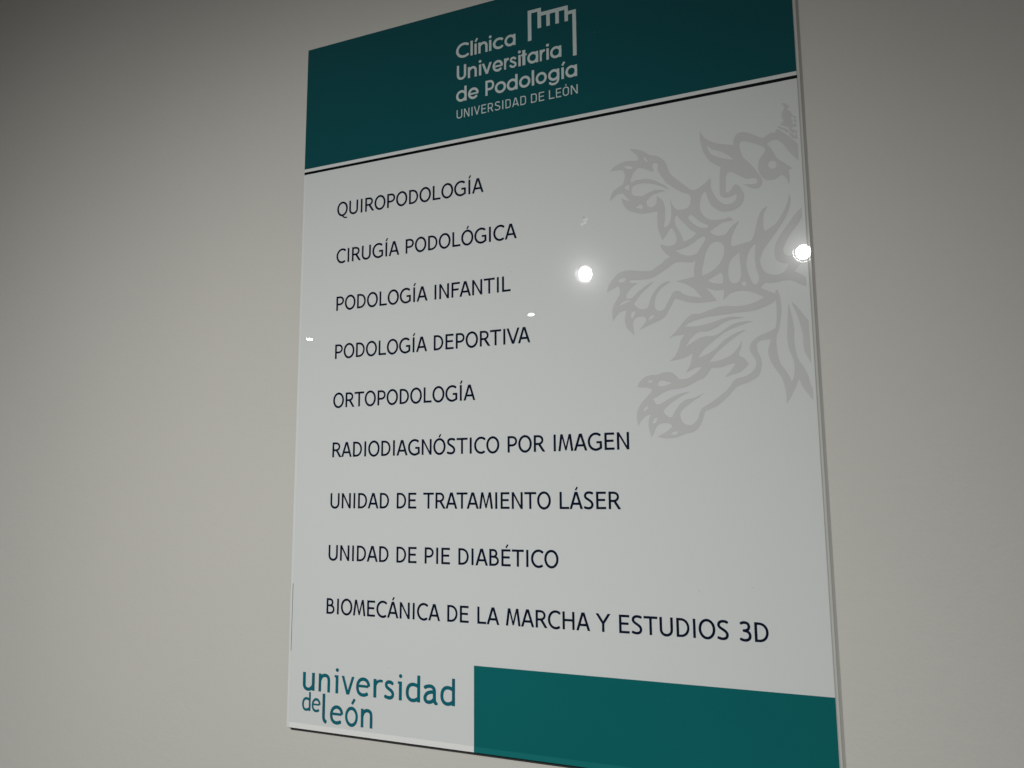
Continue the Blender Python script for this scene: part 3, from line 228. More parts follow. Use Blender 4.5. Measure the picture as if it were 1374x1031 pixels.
  '''1385,14077 -17,-4 -18,-6 -20,-10 -17,-12 -15,-14 -14,-18 -11,-19 -8,-23 -5,-24 -2,-26 0,-270 2,-3 55,0 2,3 0,270 2,21 3,14 5,12 6,12 9,11 19,15 24,10 23,3 26,-3 24,-10 11,-8 9,-8 8,-10 6,-12 5,-12 3,-14 2,-21 0,-270 2,-3 55,0 2,3 0,270 -2,29 -5,21 -7,20 -13,24 -12,16 -18,16 -17,12 -21,9 -17,6 -17,3 -24,2
1635,14068 -1,-2 0,-416 4,-2 52,0 3,2 1,6 179,315 1,-4 0,-317 2,-2 55,0 3,2 0,3 0,413 -3,2 -55,0 -2,-2 -178,-315 -3,-2 0,-2 0,319 -3,2
2023,14068 -3,-2 0,-3 0,-413 3,-2 55,0 1,2 0,416 -1,2
2172,14068 -2,-2 -1,-3 1,-413 2,-2 93,0 23,1 26,5 20,6 21,9 18,10 16,13 15,13 14,17 13,19 9,17 13,38 8,41 0,42 -8,41 -13,38 -9,17 -12,18 -12,15 -15,14 -20,15 -17,10 -18,8 -23,7 -26,5 -23,1
2229,14011 4,1 32,0 17,-1 17,-3 18,-5 26,-13 21,-18 12,-14 14,-24 10,-29 6,-32 0,-30 -6,-32 -10,-29 -15,-25 -20,-22 -12,-9 -15,-8 -29,-10 -17,-3 -17,-1 -32,0 -4,1
2488,14068 -1,-2 132,-416 3,-2 72,0 2,2 133,416 -4,2 -55,0 -3,-1 -33,-100 -150,-1 -3,1 -32,99 -3,2
2599,13908 2,2 3,0 108,0 2,0 2,-2 -57,-178 -3,-1
2870,14068 -2,-2 0,-3 0,-413 2,-2 93,0 23,1 26,5 21,6 20,9 18,10 17,13 14,13 15,17 12,19 9,17 14,38 7,41 0,42 -7,41 -14,38 -9,17 -12,18 -12,15 -14,14 -21,15 -17,10 -17,8 -24,7 -26,5 -23,1
2927,14011 4,1 32,0 17,-1 18,-3 17,-5 26,-13 21,-18 12,-14 14,-24 11,-29 5,-32 0,-30 -5,-32 -11,-29 -15,-25 -20,-22 -12,-9 -14,-8 -29,-10 -18,-3 -17,-1 -32,0 -4,1
3401,14068 -3,-2 0,-3 0,-413 3,-2 93,0 23,1 26,5 20,6 21,9 18,10 16,13 15,13 14,17 12,19 10,17 13,38 7,41 0,42 -7,41 -13,38 -10,17 -11,18 -12,15 -15,14 -20,15 -17,10 -18,8 -23,7 -26,5 -23,1
3458,14011 4,1 32,0 17,-1 17,-3 18,-5 26,-13 21,-18 12,-14 14,-24 10,-29 6,-32 0,-30 -6,-32 -10,-29 -15,-25 -20,-22 -12,-9 -15,-8 -29,-10 -17,-3 -17,-1 -32,0 -4,1
3757,14068 -3,-2 0,-3 0,-413 3,-2 240,0 3,2 0,3 0,47 -1,3 -2,1 -180,0 -4,1 0,112 2,3 162,0 2,3 0,50 -1,3 -163,0 -2,3 0,132 4,1 183,0 2,1 1,3 -1,50 -2,2
4342,14068 -2,-2 0,-3 0,-358 -4,-1 -124,0 -2,-4 0,-50 2,-2 316,0 2,2 0,50 -2,4 -125,0 -4,1 0,361 -2,2
4580,14068 -3,-2 0,-3 0,-413 3,-2 116,0 20,1 23,5 15,4 14,6 18,11 12,10 13,15 8,11 7,15 5,15 4,17 1,15 -1,18 -3,14 -5,15 -7,15 -10,14 -11,12 -13,11 -21,12 1,3 113,173 0,3 -6,5 -3,0 -58,0 -3,-2 -110,-167 -58,0 -3,1 -1,2 0,164 -2,2
4637,13843 59,1 26,-3 23,-9 15,-10 13,-17 6,-14 1,-9 0,-15 -2,-12 -6,-14 -6,-9 -12,-12 -9,-5 -23,-8 -26,-3 -58,0 -1,1
4878,14068 -2,-2 133,-416 3,-2 72,0 2,2 133,416 -4,2 -55,0 -3,-1 -33,-100 -150,-1 -4,1 -31,99 -3,2
4989,13908 2,2 3,0 108,0 2,0 2,-2 -57,-178 -3,-1
5328,14068 -2,-2 0,-3 0,-358 -4,-1 -125,0 -1,-4 0,-50 1,-2 317,0 1,2 0,50 -1,4 -125,0 -4,1 0,361 -2,2
5494,14068 -2,-2 133,-416 2,-2 73,0 2,2 133,416 -4,2 -55,0 -3,-1 -33,-100 -150,-1 -4,1 -32,99 -2,2
5605,13908 2,2 3,0 107,0 3,0 2,-2 -57,-178 -3,-1
5865,14067 -17,-3 -1,-1 0,-3 55,-410 4,-2 55,0 3,2 76,300 3,-5 74,-295 1,-2 3,0 55,0 3,2 56,413 -30,5 -26,0 -3,-2 -41,-296 -2,-12 -71,285 -5,9 -17,-4 -18,4 -72,-289 -3,-2 -42,305 -2,2 -26,0
6300,14068 -2,-2 -1,-3 1,-413 2,-2 55,0 2,2 0,416 -2,2
6449,14068 -2,-2 0,-3 0,-413 2,-2 241,0 2,2 0,3 0,47 0,3 -2,1 -180,0 -4,1 0,112 1,3 162,0 3,3 0,50 -2,3 -163,0 -1,3 0,132 4,1 183,0 2,1 0,3 0,50 -2,2
6755,14068 -1,-2 0,-416 4,-2 53,0 2,2 1,6 179,315 2,-4 0,-317 1,-2 55,0 3,2 0,3 0,413 -3,2 -55,0 -1,-2 -179,-315 -3,-2 0,-2 0,319 -2,2
7230,14068 -2,-2 0,-3 0,-358 -4,-1 -124,0 -2,-4 0,-50 2,-2 316,0 2,2 0,50 -2,4 -125,0 -4,1 0,361 -2,2
7598,14081 -23,-5 -17,-7 -29,-17 -27,-24 -23,-29 -17,-32 -12,-33 -4,-17 -6,-38 0,-42 6,-41 9,-29 7,-18 17,-32 24,-30 14,-13 23,-17 18,-10 14,-6 32,-7 18,-1 17,1 32,7 32,15 29,22 20,22 12,15 17,32 14,38 7,32 2,20 0,42 -5,38 -10,32 -7,18 -18,34 -23,29 -24,20 -14,10 -32,15 -32,7 -17,1
7609,14022 24,1 20,-5 11,-5 16,-9 19,-17 16,-20 8,-14 10,-22 8,-29 4,-29 0,-33 -4,-29 -12,-36 -14,-26 -16,-20 -19,-17 -16,-9 -11,-5 -23,-5 -26,2 -20,6 -21,12 -20,18 -19,27 -13,27 -8,29 -4,29 0,30 5,32 11,35 14,26 16,21 18,16 21,12
8034,14068 -2,-2 -1,-3 1,-413 2,-2 55,0 2,2 0,361 4,1 180,0 1,1 1,3 0,50 -2,2
8289,14068 -2,-2 133,-416 2,-2 73,0 1,2 133,416 -4,2 -55,0 -3,-1 -32,-100 -151,-1 -3,1 -32,99 -2,2
8400,13908 2,2 3,0 107,0 3,0 1,-2 -56,-178 -3,-1
8459,13621 -31,-18 48,-82 34,20 1,3 -47,78 -2,1
8736,14073 -24,-4 -23,-7 -35,-15 -3,-3 3,-6 -2,-15 2,-8 4,-6 8,-8 9,-4 2,-5 32,14 32,8 18,2 17,0 26,-5 12,-5 9,-6 6,-6 5,-9 5,-14 1,-12 -2,-15 -6,-15 -8,-11 -11,-12 -31,-24 -56,-35 -20,-14 -17,-15 -12,-15 -12,-20 -3,-9 -4,-23 3,-27 8,-23 13,-21 16,-15 20,-13 20,-8 21,-4 20,-2 23,0 21,2 20,4 20,7 18,8 11,7 4,14 0,9 -3,9 -7,9 -8,6 -12,2 -3,3 -22,-11 -27,-8 -32,-2 -26,5 -15,6 -13,10 -6,9 -3,9 -2,15 5,14 8,9 11,11 93,61 19,16 19,20 14,21 10,26 4,27 -3,29 -8,24 -11,19 -18,19 -17,11 -20,9 -24,6 -23,3 -20,-1
8967,14068 -2,-2 0,-3 0,-413 2,-2 241,0 2,2 0,3 0,47 0,3 -2,1 -180,0 -4,1 0,112 1,3 163,0 2,3 0,50 -1,3 -164,0 -1,3 0,132 4,1 183,0 2,1 0,3 0,50 -2,2
9278,14068 -2,-2 0,-3 0,-413 2,-2 116,0 21,1 23,5 14,4 15,6 17,11 12,10 14,15 7,11 8,15 5,15 4,17 1,15 -2,18 -3,14 -4,15 -8,15 -10,14 -10,12 -14,11 -20,12 0,3 114,173 0,3 -7,5 -2,0 -59,0 -2,-2 -111,-167 -58,0 -3,1 -1,2 0,164 -2,2
9336,13843 58,1 27,-3 23,-9 14,-10 13,-17 6,-14 2,-9 0,-15 -2,-12 -6,-14 -7,-9 -12,-12 -8,-5 -23,-8 -27,-3 -58,0 -1,1''',
  '''1367,15499 -18,-4 -17,-6 -21,-10 -18,-12 -14,-14 -15,-18 -10,-19 -9,-23 -5,-24 -2,-26 0,-270 2,-3 56,0 2,3 0,270 2,21 3,14 5,12 6,12 9,11 20,15 24,10 24,3 26,-3 24,-10 12,-8 9,-8 8,-10 6,-12 5,-12 3,-14 2,-21 0,-270 2,-3 56,0 2,3 0,270 -2,29 -5,21 -7,20 -13,24 -13,16 -18,16 -18,12 -20,9 -18,6 -18,3 -23,2
1621,15490 -1,-2 0,-416 4,-2 53,0 3,2 1,6 182,315 1,-4 0,-317 2,-2 56,0 2,2 1,3 -1,413 -2,2 -56,0 -2,-2 -181,-315 -3,-2 0,-2 0,319 -3,2
2015,15490 -2,-2 -1,-3 1,-413 2,-2 56,0 2,2 0,416 -2,2
2166,15490 -2,-2 0,-3 0,-413 2,-2 95,0 23,1 27,5 21,6 20,9 19,10 17,13 14,13 15,17 12,19 10,17 14,38 7,41 0,42 -7,41 -14,38 -10,17 -11,18 -13,15 -14,14 -21,15 -18,10 -17,8 -24,7 -27,5 -23,1
2224,15433 4,1 33,0 17,-1 18,-3 18,-5 26,-13 22,-18 12,-14 14,-24 11,-29 5,-32 0,-30 -5,-32 -11,-29 -15,-25 -21,-22 -12,-9 -14,-8 -30,-10 -18,-3 -17,-1 -33,0 -4,1
2488,15490 -2,-2 135,-416 3,-2 73,0 2,2 135,416 -4,2 -56,0 -3,-1 -33,-100 -153,-1 -3,1 -33,99 -2,2
2601,15330 2,2 3,0 109,0 3,0 1,-2 -57,-178 -3,-1
2876,15490 -2,-2 0,-3 0,-413 2,-2 94,0 24,1 26,5 21,6 21,9 18,10 17,13 15,13 15,17 12,19 9,17 14,38 7,41 0,42 -7,41 -14,38 -9,17 -12,18 -12,15 -15,14 -21,15 -17,10 -18,8 -24,7 -26,5 -24,1
2934,15433 4,1 32,0 18,-1 18,-3 17,-5 27,-13 21,-18 13,-14 14,-24 10,-29 6,-32 0,-30 -6,-32 -10,-29 -16,-25 -20,-22 -12,-9 -15,-8 -29,-10 -18,-3 -18,-1 -32,0 -4,1
3415,15490 -2,-2 0,-3 0,-413 2,-2 94,0 24,1 27,5 20,6 21,9 18,10 17,13 15,13 15,17 12,19 9,17 14,38 8,41 0,42 -8,41 -14,38 -9,17 -12,18 -12,15 -15,14 -20,15 -18,10 -18,8 -23,7 -27,5 -24,1
3473,15433 4,1 32,0 18,-1 18,-3 18,-5 26,-13 21,-18 13,-14 14,-24 10,-29 6,-32 0,-30 -6,-32 -10,-29 -15,-25 -21,-22 -12,-9 -15,-8 -29,-10 -18,-3 -18,-1 -32,0 -4,1
3777,15490 -3,-2 0,-3 0,-413 3,-2 244,0 3,2 0,3 0,47 -1,3 -2,1 -182,0 -5,1 0,112 2,3 165,0 2,3 0,50 -1,3 -166,0 -2,3 0,132 5,1 185,0 2,1 1,3 0,50 -3,2
4270,15490 -2,-2 0,-3 0,-413 2,-2 118,0 21,1 18,3 23,7 18,8 12,8 17,14 15,18 14,25 8,29 1,21 -3,29 -7,21 -15,26 -13,15 -17,14 -12,8 -18,8 -20,6 -21,4 -80,1 -1,3 0,149 -2,2
4329,15280 59,0 27,-3 15,-4 10,-5 16,-11 9,-10 9,-16 3,-10 2,-17 -1,-12 -4,-18 -9,-14 -7,-9 -17,-13 -23,-9 -30,-3 -59,0 -1,1
4612,15490 -2,-2 0,-3 0,-413 2,-2 56,0 2,2 0,416 -2,2
4763,15490 -2,-2 0,-3 0,-413 2,-2 245,0 2,2 1,3 0,47 -1,3 -2,1 -183,0 -4,1 0,112 1,3 166,0 2,3 0,50 -2,3 -166,0 -1,3 0,132 4,1 186,0 2,1 1,3 -1,50 -2,2
5257,15490 -2,-2 0,-3 0,-413 2,-2 95,0 23,1 27,5 20,6 21,9 18,10 17,13 15,13 15,17 12,19 10,17 13,38 8,41 0,42 -8,41 -13,38 -10,17 -12,18 -12,15 -15,14 -20,15 -18,10 -18,8 -23,7 -27,5 -23,1
5315,15433 4,1 33,0 17,-1 18,-3 18,-5 26,-13 21,-18 13,-14 14,-24 10,-29 6,-32 0,-30 -6,-32 -10,-29 -15,-25 -21,-22 -12,-9 -15,-8 -29,-10 -18,-3 -17,-1 -33,0 -4,1
5631,15490 -2,-2 0,-3 0,-413 2,-2 56,0 2,2 0,416 -2,2
5743,15490 -2,-2 135,-416 2,-2 74,0 2,2 135,416 -4,2 -56,0 -3,-1 -33,-100 -153,-1 -3,1 -33,99 -2,2
5856,15330 2,2 3,0 109,0 3,0 1,-2 -57,-178 -3,-1
6131,15490 -3,-2 0,-3 0,-413 3,-2 106,0 29,3 24,8 24,15 16,17 13,20 7,21 3,26 -3,24 -8,23 -15,24 1,3 19,11 21,21 15,23 9,24 3,32 -2,24 -10,26 -16,26 -21,19 -28,17 -31,9 -38,4
6189,15433 4,1 53,0 26,-2 24,-7 17,-10 12,-12 6,-10 7,-16 1,-15 -1,-15 -6,-14 -7,-12 -12,-12 -15,-8 -23,-8 -29,-3 -56,0 -1,2
6189,15233 4,2 41,0 21,-3 14,-5 9,-6 6,-6 9,-14 2,-9 2,-12 -2,-11 -3,-12 -6,-9 -8,-9 -12,-7 -14,-5 -18,-1 -44,0 -1,1
6465,15490 -3,-2 0,-3 0,-413 3,-2 244,0 3,2 0,3 0,47 -1,3 -2,1 -183,0 -4,1 0,112 2,3 165,0 2,3 0,50 -1,3 -166,0 -2,3 0,132 4,1 186,0 2,1 1,3 -1,50 -2,2
6603,15043 -31,-18 49,-82 35,20 0,3 -47,78 -3,1
6882,15490 -2,-2 0,-3 0,-358 -4,-1 -127,0 -1,-4 0,-50 1,-2 322,0 2,2 0,50 -2,4 -127,0 -4,1 0,361 -2,2
7136,15490 -2,-2 -1,-3 1,-413 2,-2 56,0 2,2 0,416 -2,2
7435,15503 -21,-4 -20,-7 -21,-10 -18,-11 -18,-15 -15,-15 -17,-20 -11,-18 -11,-20 -8,-21 -7,-23 -4,-24 -2,-23 0,-24 2,-20 4,-27 6,-20 10,-24 10,-20 12,-18 14,-18 17,-17 18,-15 18,-11 20,-9 18,-7 27,-5 18,-2 23,1 21,3 24,6 17,8 18,9 18,13 17,15 -4,6 0,8 -3,9 -4,7 -6,5 -9,4 -9,1 -3,3 -3,0 -24,-18 -14,-9 -27,-9 -29,-2 -15,1 -27,7 -14,7 -14,9 -22,19 -12,15 -10,16 -13,29 -6,21 -4,32 0,21 5,32 11,33 9,17 8,13 23,25 25,18 14,7 27,7 29,1 30,-7 25,-11 13,-10 3,0 3,4 9,2 6,3 9,9 4,12 -1,12 4,6 -16,11 -21,11 -20,9 -18,5 -27,4 -20,0
7773,15503 -24,-5 -17,-7 -30,-17 -27,-24 -23,-29 -18,-32 -12,-33 -4,-17 -6,-38 0,-42 6,-41 9,-29 7,-18 18,-32 23,-30 15,-13 24,-17 18,-10 14,-6 33,-7 17,-1 18,1 33,7 32,15 29,22 21,22 12,15 18,32 14,38 7,32 2,20 0,42 -6,38 -9,32 -7,18 -19,34 -24,29 -23,20 -15,10 -32,15 -33,7 -18,1
7783,15444 25,1 21,-5 10,-5 16,-9 20,-17 16,-20 9,-14 9,-22 9,-29 4,-29 0,-33 -5,-29 -11,-36 -15,-26 -16,-20 -20,-17 -16,-9 -10,-5 -24,-5 -26,2 -21,6 -21,12 -20,18 -20,27 -12,27 -9,29 -4,29 0,30 5,32 11,35 14,26 17,21 18,16 21,12''',
  '''1220,16926 -2,-2 0,-3 0,-413 2,-2 106,0 30,3 23,8 24,15 16,17 12,20 7,21 4,26 -3,24 -8,23 -15,24 1,3 19,11 21,21 15,23 8,24 4,32 -3,24 -9,26 -17,26 -20,19 -28,17 -31,9 -38,4
1278,16869 4,1 53,0 26,-2 24,-7 17,-10 12,-12 6,-10 7,-16 1,-15 -1,-15 -6,-14 -7,-12 -12,-12 -15,-8 -23,-8 -29,-3 -56,0 -1,2
1278,16669 4,2 41,0 21,-3 14,-5 9,-6 6,-6 9,-14 2,-9 2,-12 -2,-11 -3,-12 -6,-9 -8,-9 -11,-7 -15,-5 -18,-1 -44,0 -1,1
1565,16926 -2,-2 0,-3 0,-413 2,-2 56,0 2,2 0,416 -2,2
1849,16939 -24,-5 -18,-7 -29,-17 -27,-24 -23,-29 -18,-32 -12,-33 -4,-17 -6,-38 0,-42 7,-41 8,-29 7,-18 18,-32 24,-30 14,-13 24,-17 17,-10 15,-6 32,-7 18,-1 18,1 32,7 32,15 30,22 20,22 12,15 18,32 14,38 7,32 2,20 0,42 -6,38 -9,32 -7,18 -19,34 -23,29 -24,20 -15,10 -32,15 -32,7 -18,1
1859,16880 25,1 20,-5 11,-5 16,-9 20,-17 16,-20 8,-14 10,-22 8,-29 4,-29 0,-33 -4,-29 -12,-36 -14,-26 -16,-20 -20,-17 -16,-9 -11,-5 -23,-5 -27,2 -20,6 -21,12 -20,18 -20,27 -12,27 -9,29 -4,29 0,30 5,32 11,35 14,26 17,21 18,16 21,12
2102,16925 -18,-3 -1,-1 0,-3 56,-410 4,-2 56,0 3,2 76,300 3,-5 75,-295 2,-2 2,0 56,0 3,2 57,413 -30,5 -27,0 -3,-2 -41,-296 -3,-12 -71,285 -5,9 -18,-4 -18,4 -73,-289 -3,-2 -42,305 -2,2 -26,0
2529,16926 -2,-2 0,-3 0,-413 2,-2 244,0 2,2 0,3 0,47 0,3 -2,1 -182,0 -4,1 0,112 1,3 164,0 3,3 0,50 -2,3 -165,0 -1,3 0,132 4,1 185,0 2,1 0,3 0,50 -2,2
2991,16939 -20,-4 -21,-7 -20,-10 -18,-11 -19,-15 -14,-15 -17,-20 -11,-18 -11,-20 -8,-21 -7,-23 -4,-24 -2,-23 0,-24 1,-20 5,-27 6,-20 9,-24 11,-20 11,-18 15,-18 17,-17 18,-15 18,-11 19,-9 19,-7 26,-5 18,-2 23,1 21,3 23,6 18,8 18,9 18,13 17,15 -4,6 0,8 -3,9 -5,7 -6,5 -8,4 -9,1 -3,3 -3,0 -24,-18 -14,-9 -27,-9 -29,-2 -15,1 -26,7 -15,7 -14,9 -21,19 -12,15 -10,16 -14,29 -5,21 -5,32 1,21 4,32 11,33 9,17 9,13 22,25 25,18 15,7 26,7 29,1 30,-7 24,-11 14,-10 3,0 3,4 9,2 6,3 8,9 5,12 -1,12 3,6 -15,11 -21,11 -20,9 -18,5 -27,4 -20,0
3156,16926 -2,-2 135,-416 2,-2 73,0 2,2 134,416 -4,2 -55,0 -3,-1 -33,-100 -152,-1 -4,1 -32,99 -3,2
3268,16766 2,2 3,0 109,0 3,0 1,-2 -57,-178 -3,-1
3328,16479 -31,-18 48,-82 35,20 1,3 -47,78 -3,1
3538,16926 -2,-2 0,-416 5,-2 52,0 3,2 1,6 182,315 1,-4 0,-317 2,-2 55,0 3,2 0,3 0,413 -3,2 -55,0 -2,-2 -181,-315 -3,-2 0,-2 0,319 -3,2
3930,16926 -3,-2 0,-3 0,-413 3,-2 55,0 2,2 0,416 -2,2
4228,16939 -21,-4 -20,-7 -21,-10 -18,-11 -18,-15 -15,-15 -16,-20 -12,-18 -10,-20 -8,-21 -7,-23 -5,-24 -2,-23 0,-24 2,-20 5,-27 6,-20 9,-24 10,-20 12,-18 14,-18 17,-17 18,-15 18,-11 20,-9 18,-7 27,-5 17,-2 24,1 20,3 24,6 18,8 17,9 19,13 16,15 -4,6 0,8 -3,9 -4,7 -6,5 -9,4 -9,1 -3,3 -3,0 -23,-18 -15,-9 -26,-9 -30,-2 -14,1 -27,7 -15,7 -13,9 -22,19 -12,15 -10,16 -13,29 -6,21 -4,32 0,21 5,32 11,33 9,17 8,13 23,25 24,18 15,7 27,7 29,1 29,-7 25,-11 14,-10 3,0 2,4 9,2 6,3 9,9 4,12 0,12 3,6 -16,11 -20,11 -21,9 -18,5 -26,4 -21,0
4392,16926 -1,-2 134,-416 2,-2 74,0 1,2 135,416 -4,2 -56,0 -3,-1 -32,-100 -153,-1 -3,1 -33,99 -2,2
4505,16766 2,2 3,0 108,0 3,0 2,-2 -58,-178 -2,-1
4944,16926 -2,-2 0,-3 0,-413 2,-2 94,0 23,1 27,5 21,6 20,9 18,10 17,13 15,13 15,17 12,19 9,17 14,38 7,41 0,42 -7,41 -14,38 -9,17 -12,18 -12,15 -15,14 -20,15 -18,10 -18,8 -23,7 -27,5 -23,1
5002,16869 4,1 32,0 18,-1 17,-3 18,-5 26,-13 21,-18 13,-14 14,-24 10,-29 6,-32 0,-30 -6,-32 -10,-29 -15,-25 -21,-22 -12,-9 -14,-8 -30,-10 -17,-3 -18,-1 -32,0 -4,1
5304,16926 -2,-2 0,-3 0,-413 2,-2 244,0 2,2 0,3 0,47 0,3 -2,1 -182,0 -4,1 0,112 1,3 165,0 2,3 0,50 -2,3 -165,0 -1,3 0,132 4,1 185,0 2,1 0,3 0,50 -2,2
5796,16926 -2,-2 0,-3 0,-413 2,-2 56,0 2,2 0,361 4,1 182,0 2,1 0,3 0,50 -2,2
6054,16926 -2,-2 135,-416 2,-2 74,0 1,2 135,416 -4,2 -56,0 -3,-1 -33,-100 -152,-1 -3,1 -33,99 -2,2
6167,16766 2,2 3,0 108,0 3,0 2,-2 -58,-178 -2,-1
6595,16925 -17,-3 -2,-1 0,-3 56,-410 4,-2 56,0 4,2 76,300 3,-5 75,-295 1,-2 3,0 56,0 3,2 56,413 -30,5 -26,0 -4,-2 -40,-296 -3,-12 -72,285 -5,9 -17,-4 -18,4 -73,-289 -3,-2 -42,305 -2,2 -27,0
6983,16926 -2,-2 135,-416 2,-2 73,0 2,2 134,416 -3,2 -56,0 -3,-1 -33,-100 -152,-1 -4,1 -32,99 -3,2
7095,16766 2,2 3,0 109,0 3,0 1,-2 -57,-178 -3,-1
7369,16926 -2,-2 0,-3 0,-413 2,-2 118,0 20,1 24,5 15,4 14,6 18,11 12,10 13,15 8,11 8,15 5,15 4,17 1,15 -1,18 -3,14 -5,15 -8,15 -10,14 -10,12 -14,11 -21,12 1,3 114,173 1,3 -7,5 -3,0 -59,0 -2,-2 -112,-167 -59,0 -3,1 -1,2 0,164 -2,2
7428,16701 59,1 26,-3 24,-9 15,-10 13,-17 6,-14 1,-9 1,-15 -3,-12 -6,-14 -6,-9 -12,-12 -9,-5 -24,-8 -26,-3 -59,0 -1,1
7859,16939 -21,-4 -21,-7 -20,-10 -18,-11 -18,-15 -15,-15 -17,-20 -11,-18 -11,-20 -8,-21 -7,-23 -4,-24 -2,-23 0,-24 2,-20 4,-27 6,-20 10,-24 10,-20 11,-18 15,-18 17,-17 18,-15 18,-11 19,-9 19,-7 26,-5 18,-2 24,1 20,3 24,6 17,8 18,9 18,13 17,15 -4,6 0,8 -3,9 -5,7 -5,5 -9,4 -9,1 -3,3 -3,0 -23,-18 -15,-9 -27,-9 -29,-2 -15,1 -26,7 -15,7 -13,9 -22,19 -12,15 -10,16 -13,29 -6,21 -4,32 0,21 5,32 11,33 8,17 9,13 22,25 25,18 15,7 26,7 30,1 29,-7 25,-11 13,-10 3,0 3,4 9,2 6,3 9,9 4,12 -1,12 4,6 -16,11 -21,11 -20,9 -18,5 -26,4 -21,0
8063,16926 -2,-2 -1,-3 1,-413 2,-2 56,0 1,2 0,167 2,3 182,0 2,-3 0,-167 4,-2 55,1 0,418 -55,1 -4,-2 0,-187 -2,-3 -179,0 -3,0 -2,3 0,187 -1,2
8407,16926 -1,-2 134,-416 2,-2 74,0 2,2 134,416 -4,2 -56,0 -3,-1 -32,-100 -153,-1 -3,1 -33,99 -2,2
8520,16766 2,2 3,0 108,0 3,0 2,-2 -57,-178 -3,-1
9045,16926 -2,-2 0,-3 0,-182 -152,-231 5,-2 64,0 2,2 110,166 3,-1 109,-165 2,-2 68,0 1,2 -152,231 0,185 -2,2
9459,16926 -2,-2 0,-3 0,-413 2,-2 244,0 2,2 0,3 0,47 0,3 -2,1 -182,0 -4,1 0,112 1,3 164,0 3,3 0,50 -2,3 -165,0 -1,3 0,132 4,1 185,0 2,1 0,3 0,50 -2,2
9840,16931 -24,-4 -23,-7 -35,-15 -3,-3 2,-6 -2,-15 3,-8 3,-6 8,-8 9,-4 3,-5 33,14 32,8 17,2 18,0 27,-5 11,-5 9,-6 6,-6 6,-9 5,-14 1,-12 -2,-15 -6,-15 -8,-11 -12,-12 -31,-24 -56,-35 -20,-14 -18,-15 -13,-15 -12,-20 -3,-9 -4,-23 3,-27 8,-23 13,-21 17,-15 20,-13 21,-8 20,-4 21,-2 24,0 20,2 21,4 20,7 18,8 12,7 3,14 0,9 -2,9 -7,9 -9,6 -12,2 -3,3 -22,-11 -28,-8 -32,-2 -26,5 -15,6 -14,10 -6,9 -3,9 -1,15 5,14 7,9 12,11 94,61 19,16 19,20 14,21 11,26 3,27 -3,29 -7,24 -12,19 -18,19 -17,11 -21,9 -23,6 -24,3 -20,-1
10176,16926 -3,-2 0,-3 0,-358 -3,-1 -127,0 -1,-4 0,-50 1,-2 321,0 1,2 0,50 -1,4 -127,0 -4,1 0,361 -2,2
10539,16935 -18,-4 -18,-6 -20,-10 -18,-12 -14,-14 -15,-18 -10,-19 -9,-23 -5,-24 -2,-26 0,-270 2,-3 56,0 2,3 0,270 2,21 3,14 4,12 7,12 9,11 19,15 25,10 23,3 27,-3 23,-10 12,-8 9,-8 8,-10 6,-12 5,-12 3,-14 2,-21 0,-270 2,-3 56,0 2,3 0,270 -2,29 -5,21 -7,20 -13,24 -13,16 -18,16 -17,12 -21,9 -18,6 -17,3 -24,2
10797,16926 -2,-2 -1,-3 1,-413 2,-2 94,0 23,1 27,5 20,6 21,9 18,10 17,13 15,13 15,17 12,19 9,17 14,38 7,41 0,42 -7,41 -14,38 -9,17 -12,18 -12,15 -15,14 -21,15 -17,10 -18,8 -23,7 -27,5 -23,1
10854,16869 4,1 33,0 17,-1 18,-3 18,-5 26,-13 21,-18 13,-14 14,-24 10,-29 6,-32 0,-30 -6,-32 -10,-29 -16,-25 -20,-22 -12,-9 -15,-8 -29,-10 -18,-3 -17,-1 -33,0 -4,1
11169,16926 -2,-2 0,-3 0,-413 2,-2 56,0 2,2 0,416 -2,2
11453,16939 -24,-5 -18,-7 -29,-17 -27,-24 -23,-29 -18,-32 -12,-33 -4,-17 -6,-38 0,-42 7,-41 8,-29 7,-18 18,-32 24,-30 14,-13 24,-17 17,-10 15,-6 32,-7 18,-1 18,1 32,7 32,15 30,22 20,22 12,15 18,32 14,38 7,32 2,20 0,42 -6,38 -9,32 -7,18 -19,34 -23,29 -24,20 -15,10 -32,15 -32,7 -18,1
11463,16880 25,1 20,-5 11,-5 16,-9 20,-17 16,-20 8,-14 10,-22 8,-29 4,-29 0,-33 -4,-29 -12,-36 -14,-26 -16,-20 -20,-17 -16,-9 -11,-5 -23,-5 -27,2 -20,6 -21,12 -20,18 -20,27 -12,27 -9,29 -4,29 0,30 5,32 11,35 14,26 17,21 18,16 21,12
11782,16931 -23,-4 -24,-7 -35,-15 -3,-3 2,-6 -2,-15 3,-8 3,-6 9,-8 9,-4 3,-5 32,14 32,8 18,2 17,0 27,-5 12,-5 8,-6 7,-6 5,-9 5,-14 1,-12 -2,-15 -6,-15 -8,-11 -11,-12 -32,-24 -56,-35 -20,-14 -18,-15 -12,-15 -12,-20 -4,-9 -3,-23 2,-27 8,-23 14,-21 16,-15 21,-13 20,-8 21,-4 20,-2 24,0 20,2 21,4 21,7 17,8 12,7 3,14 1,9 -3,9 -7,9 -9,6 -11,2 -3,3 -22,-11 -28,-8 -33,-2 -26,5 -15,6 -14,10 -5,9 -3,9 -2,15 5,14 7,9 12,11 94,61 19,16 19,20 15,21 10,26 4,27 -3,29 -8,24 -12,19 -17,19 -18,11 -21,9 -23,6 -24,3 -20,-1
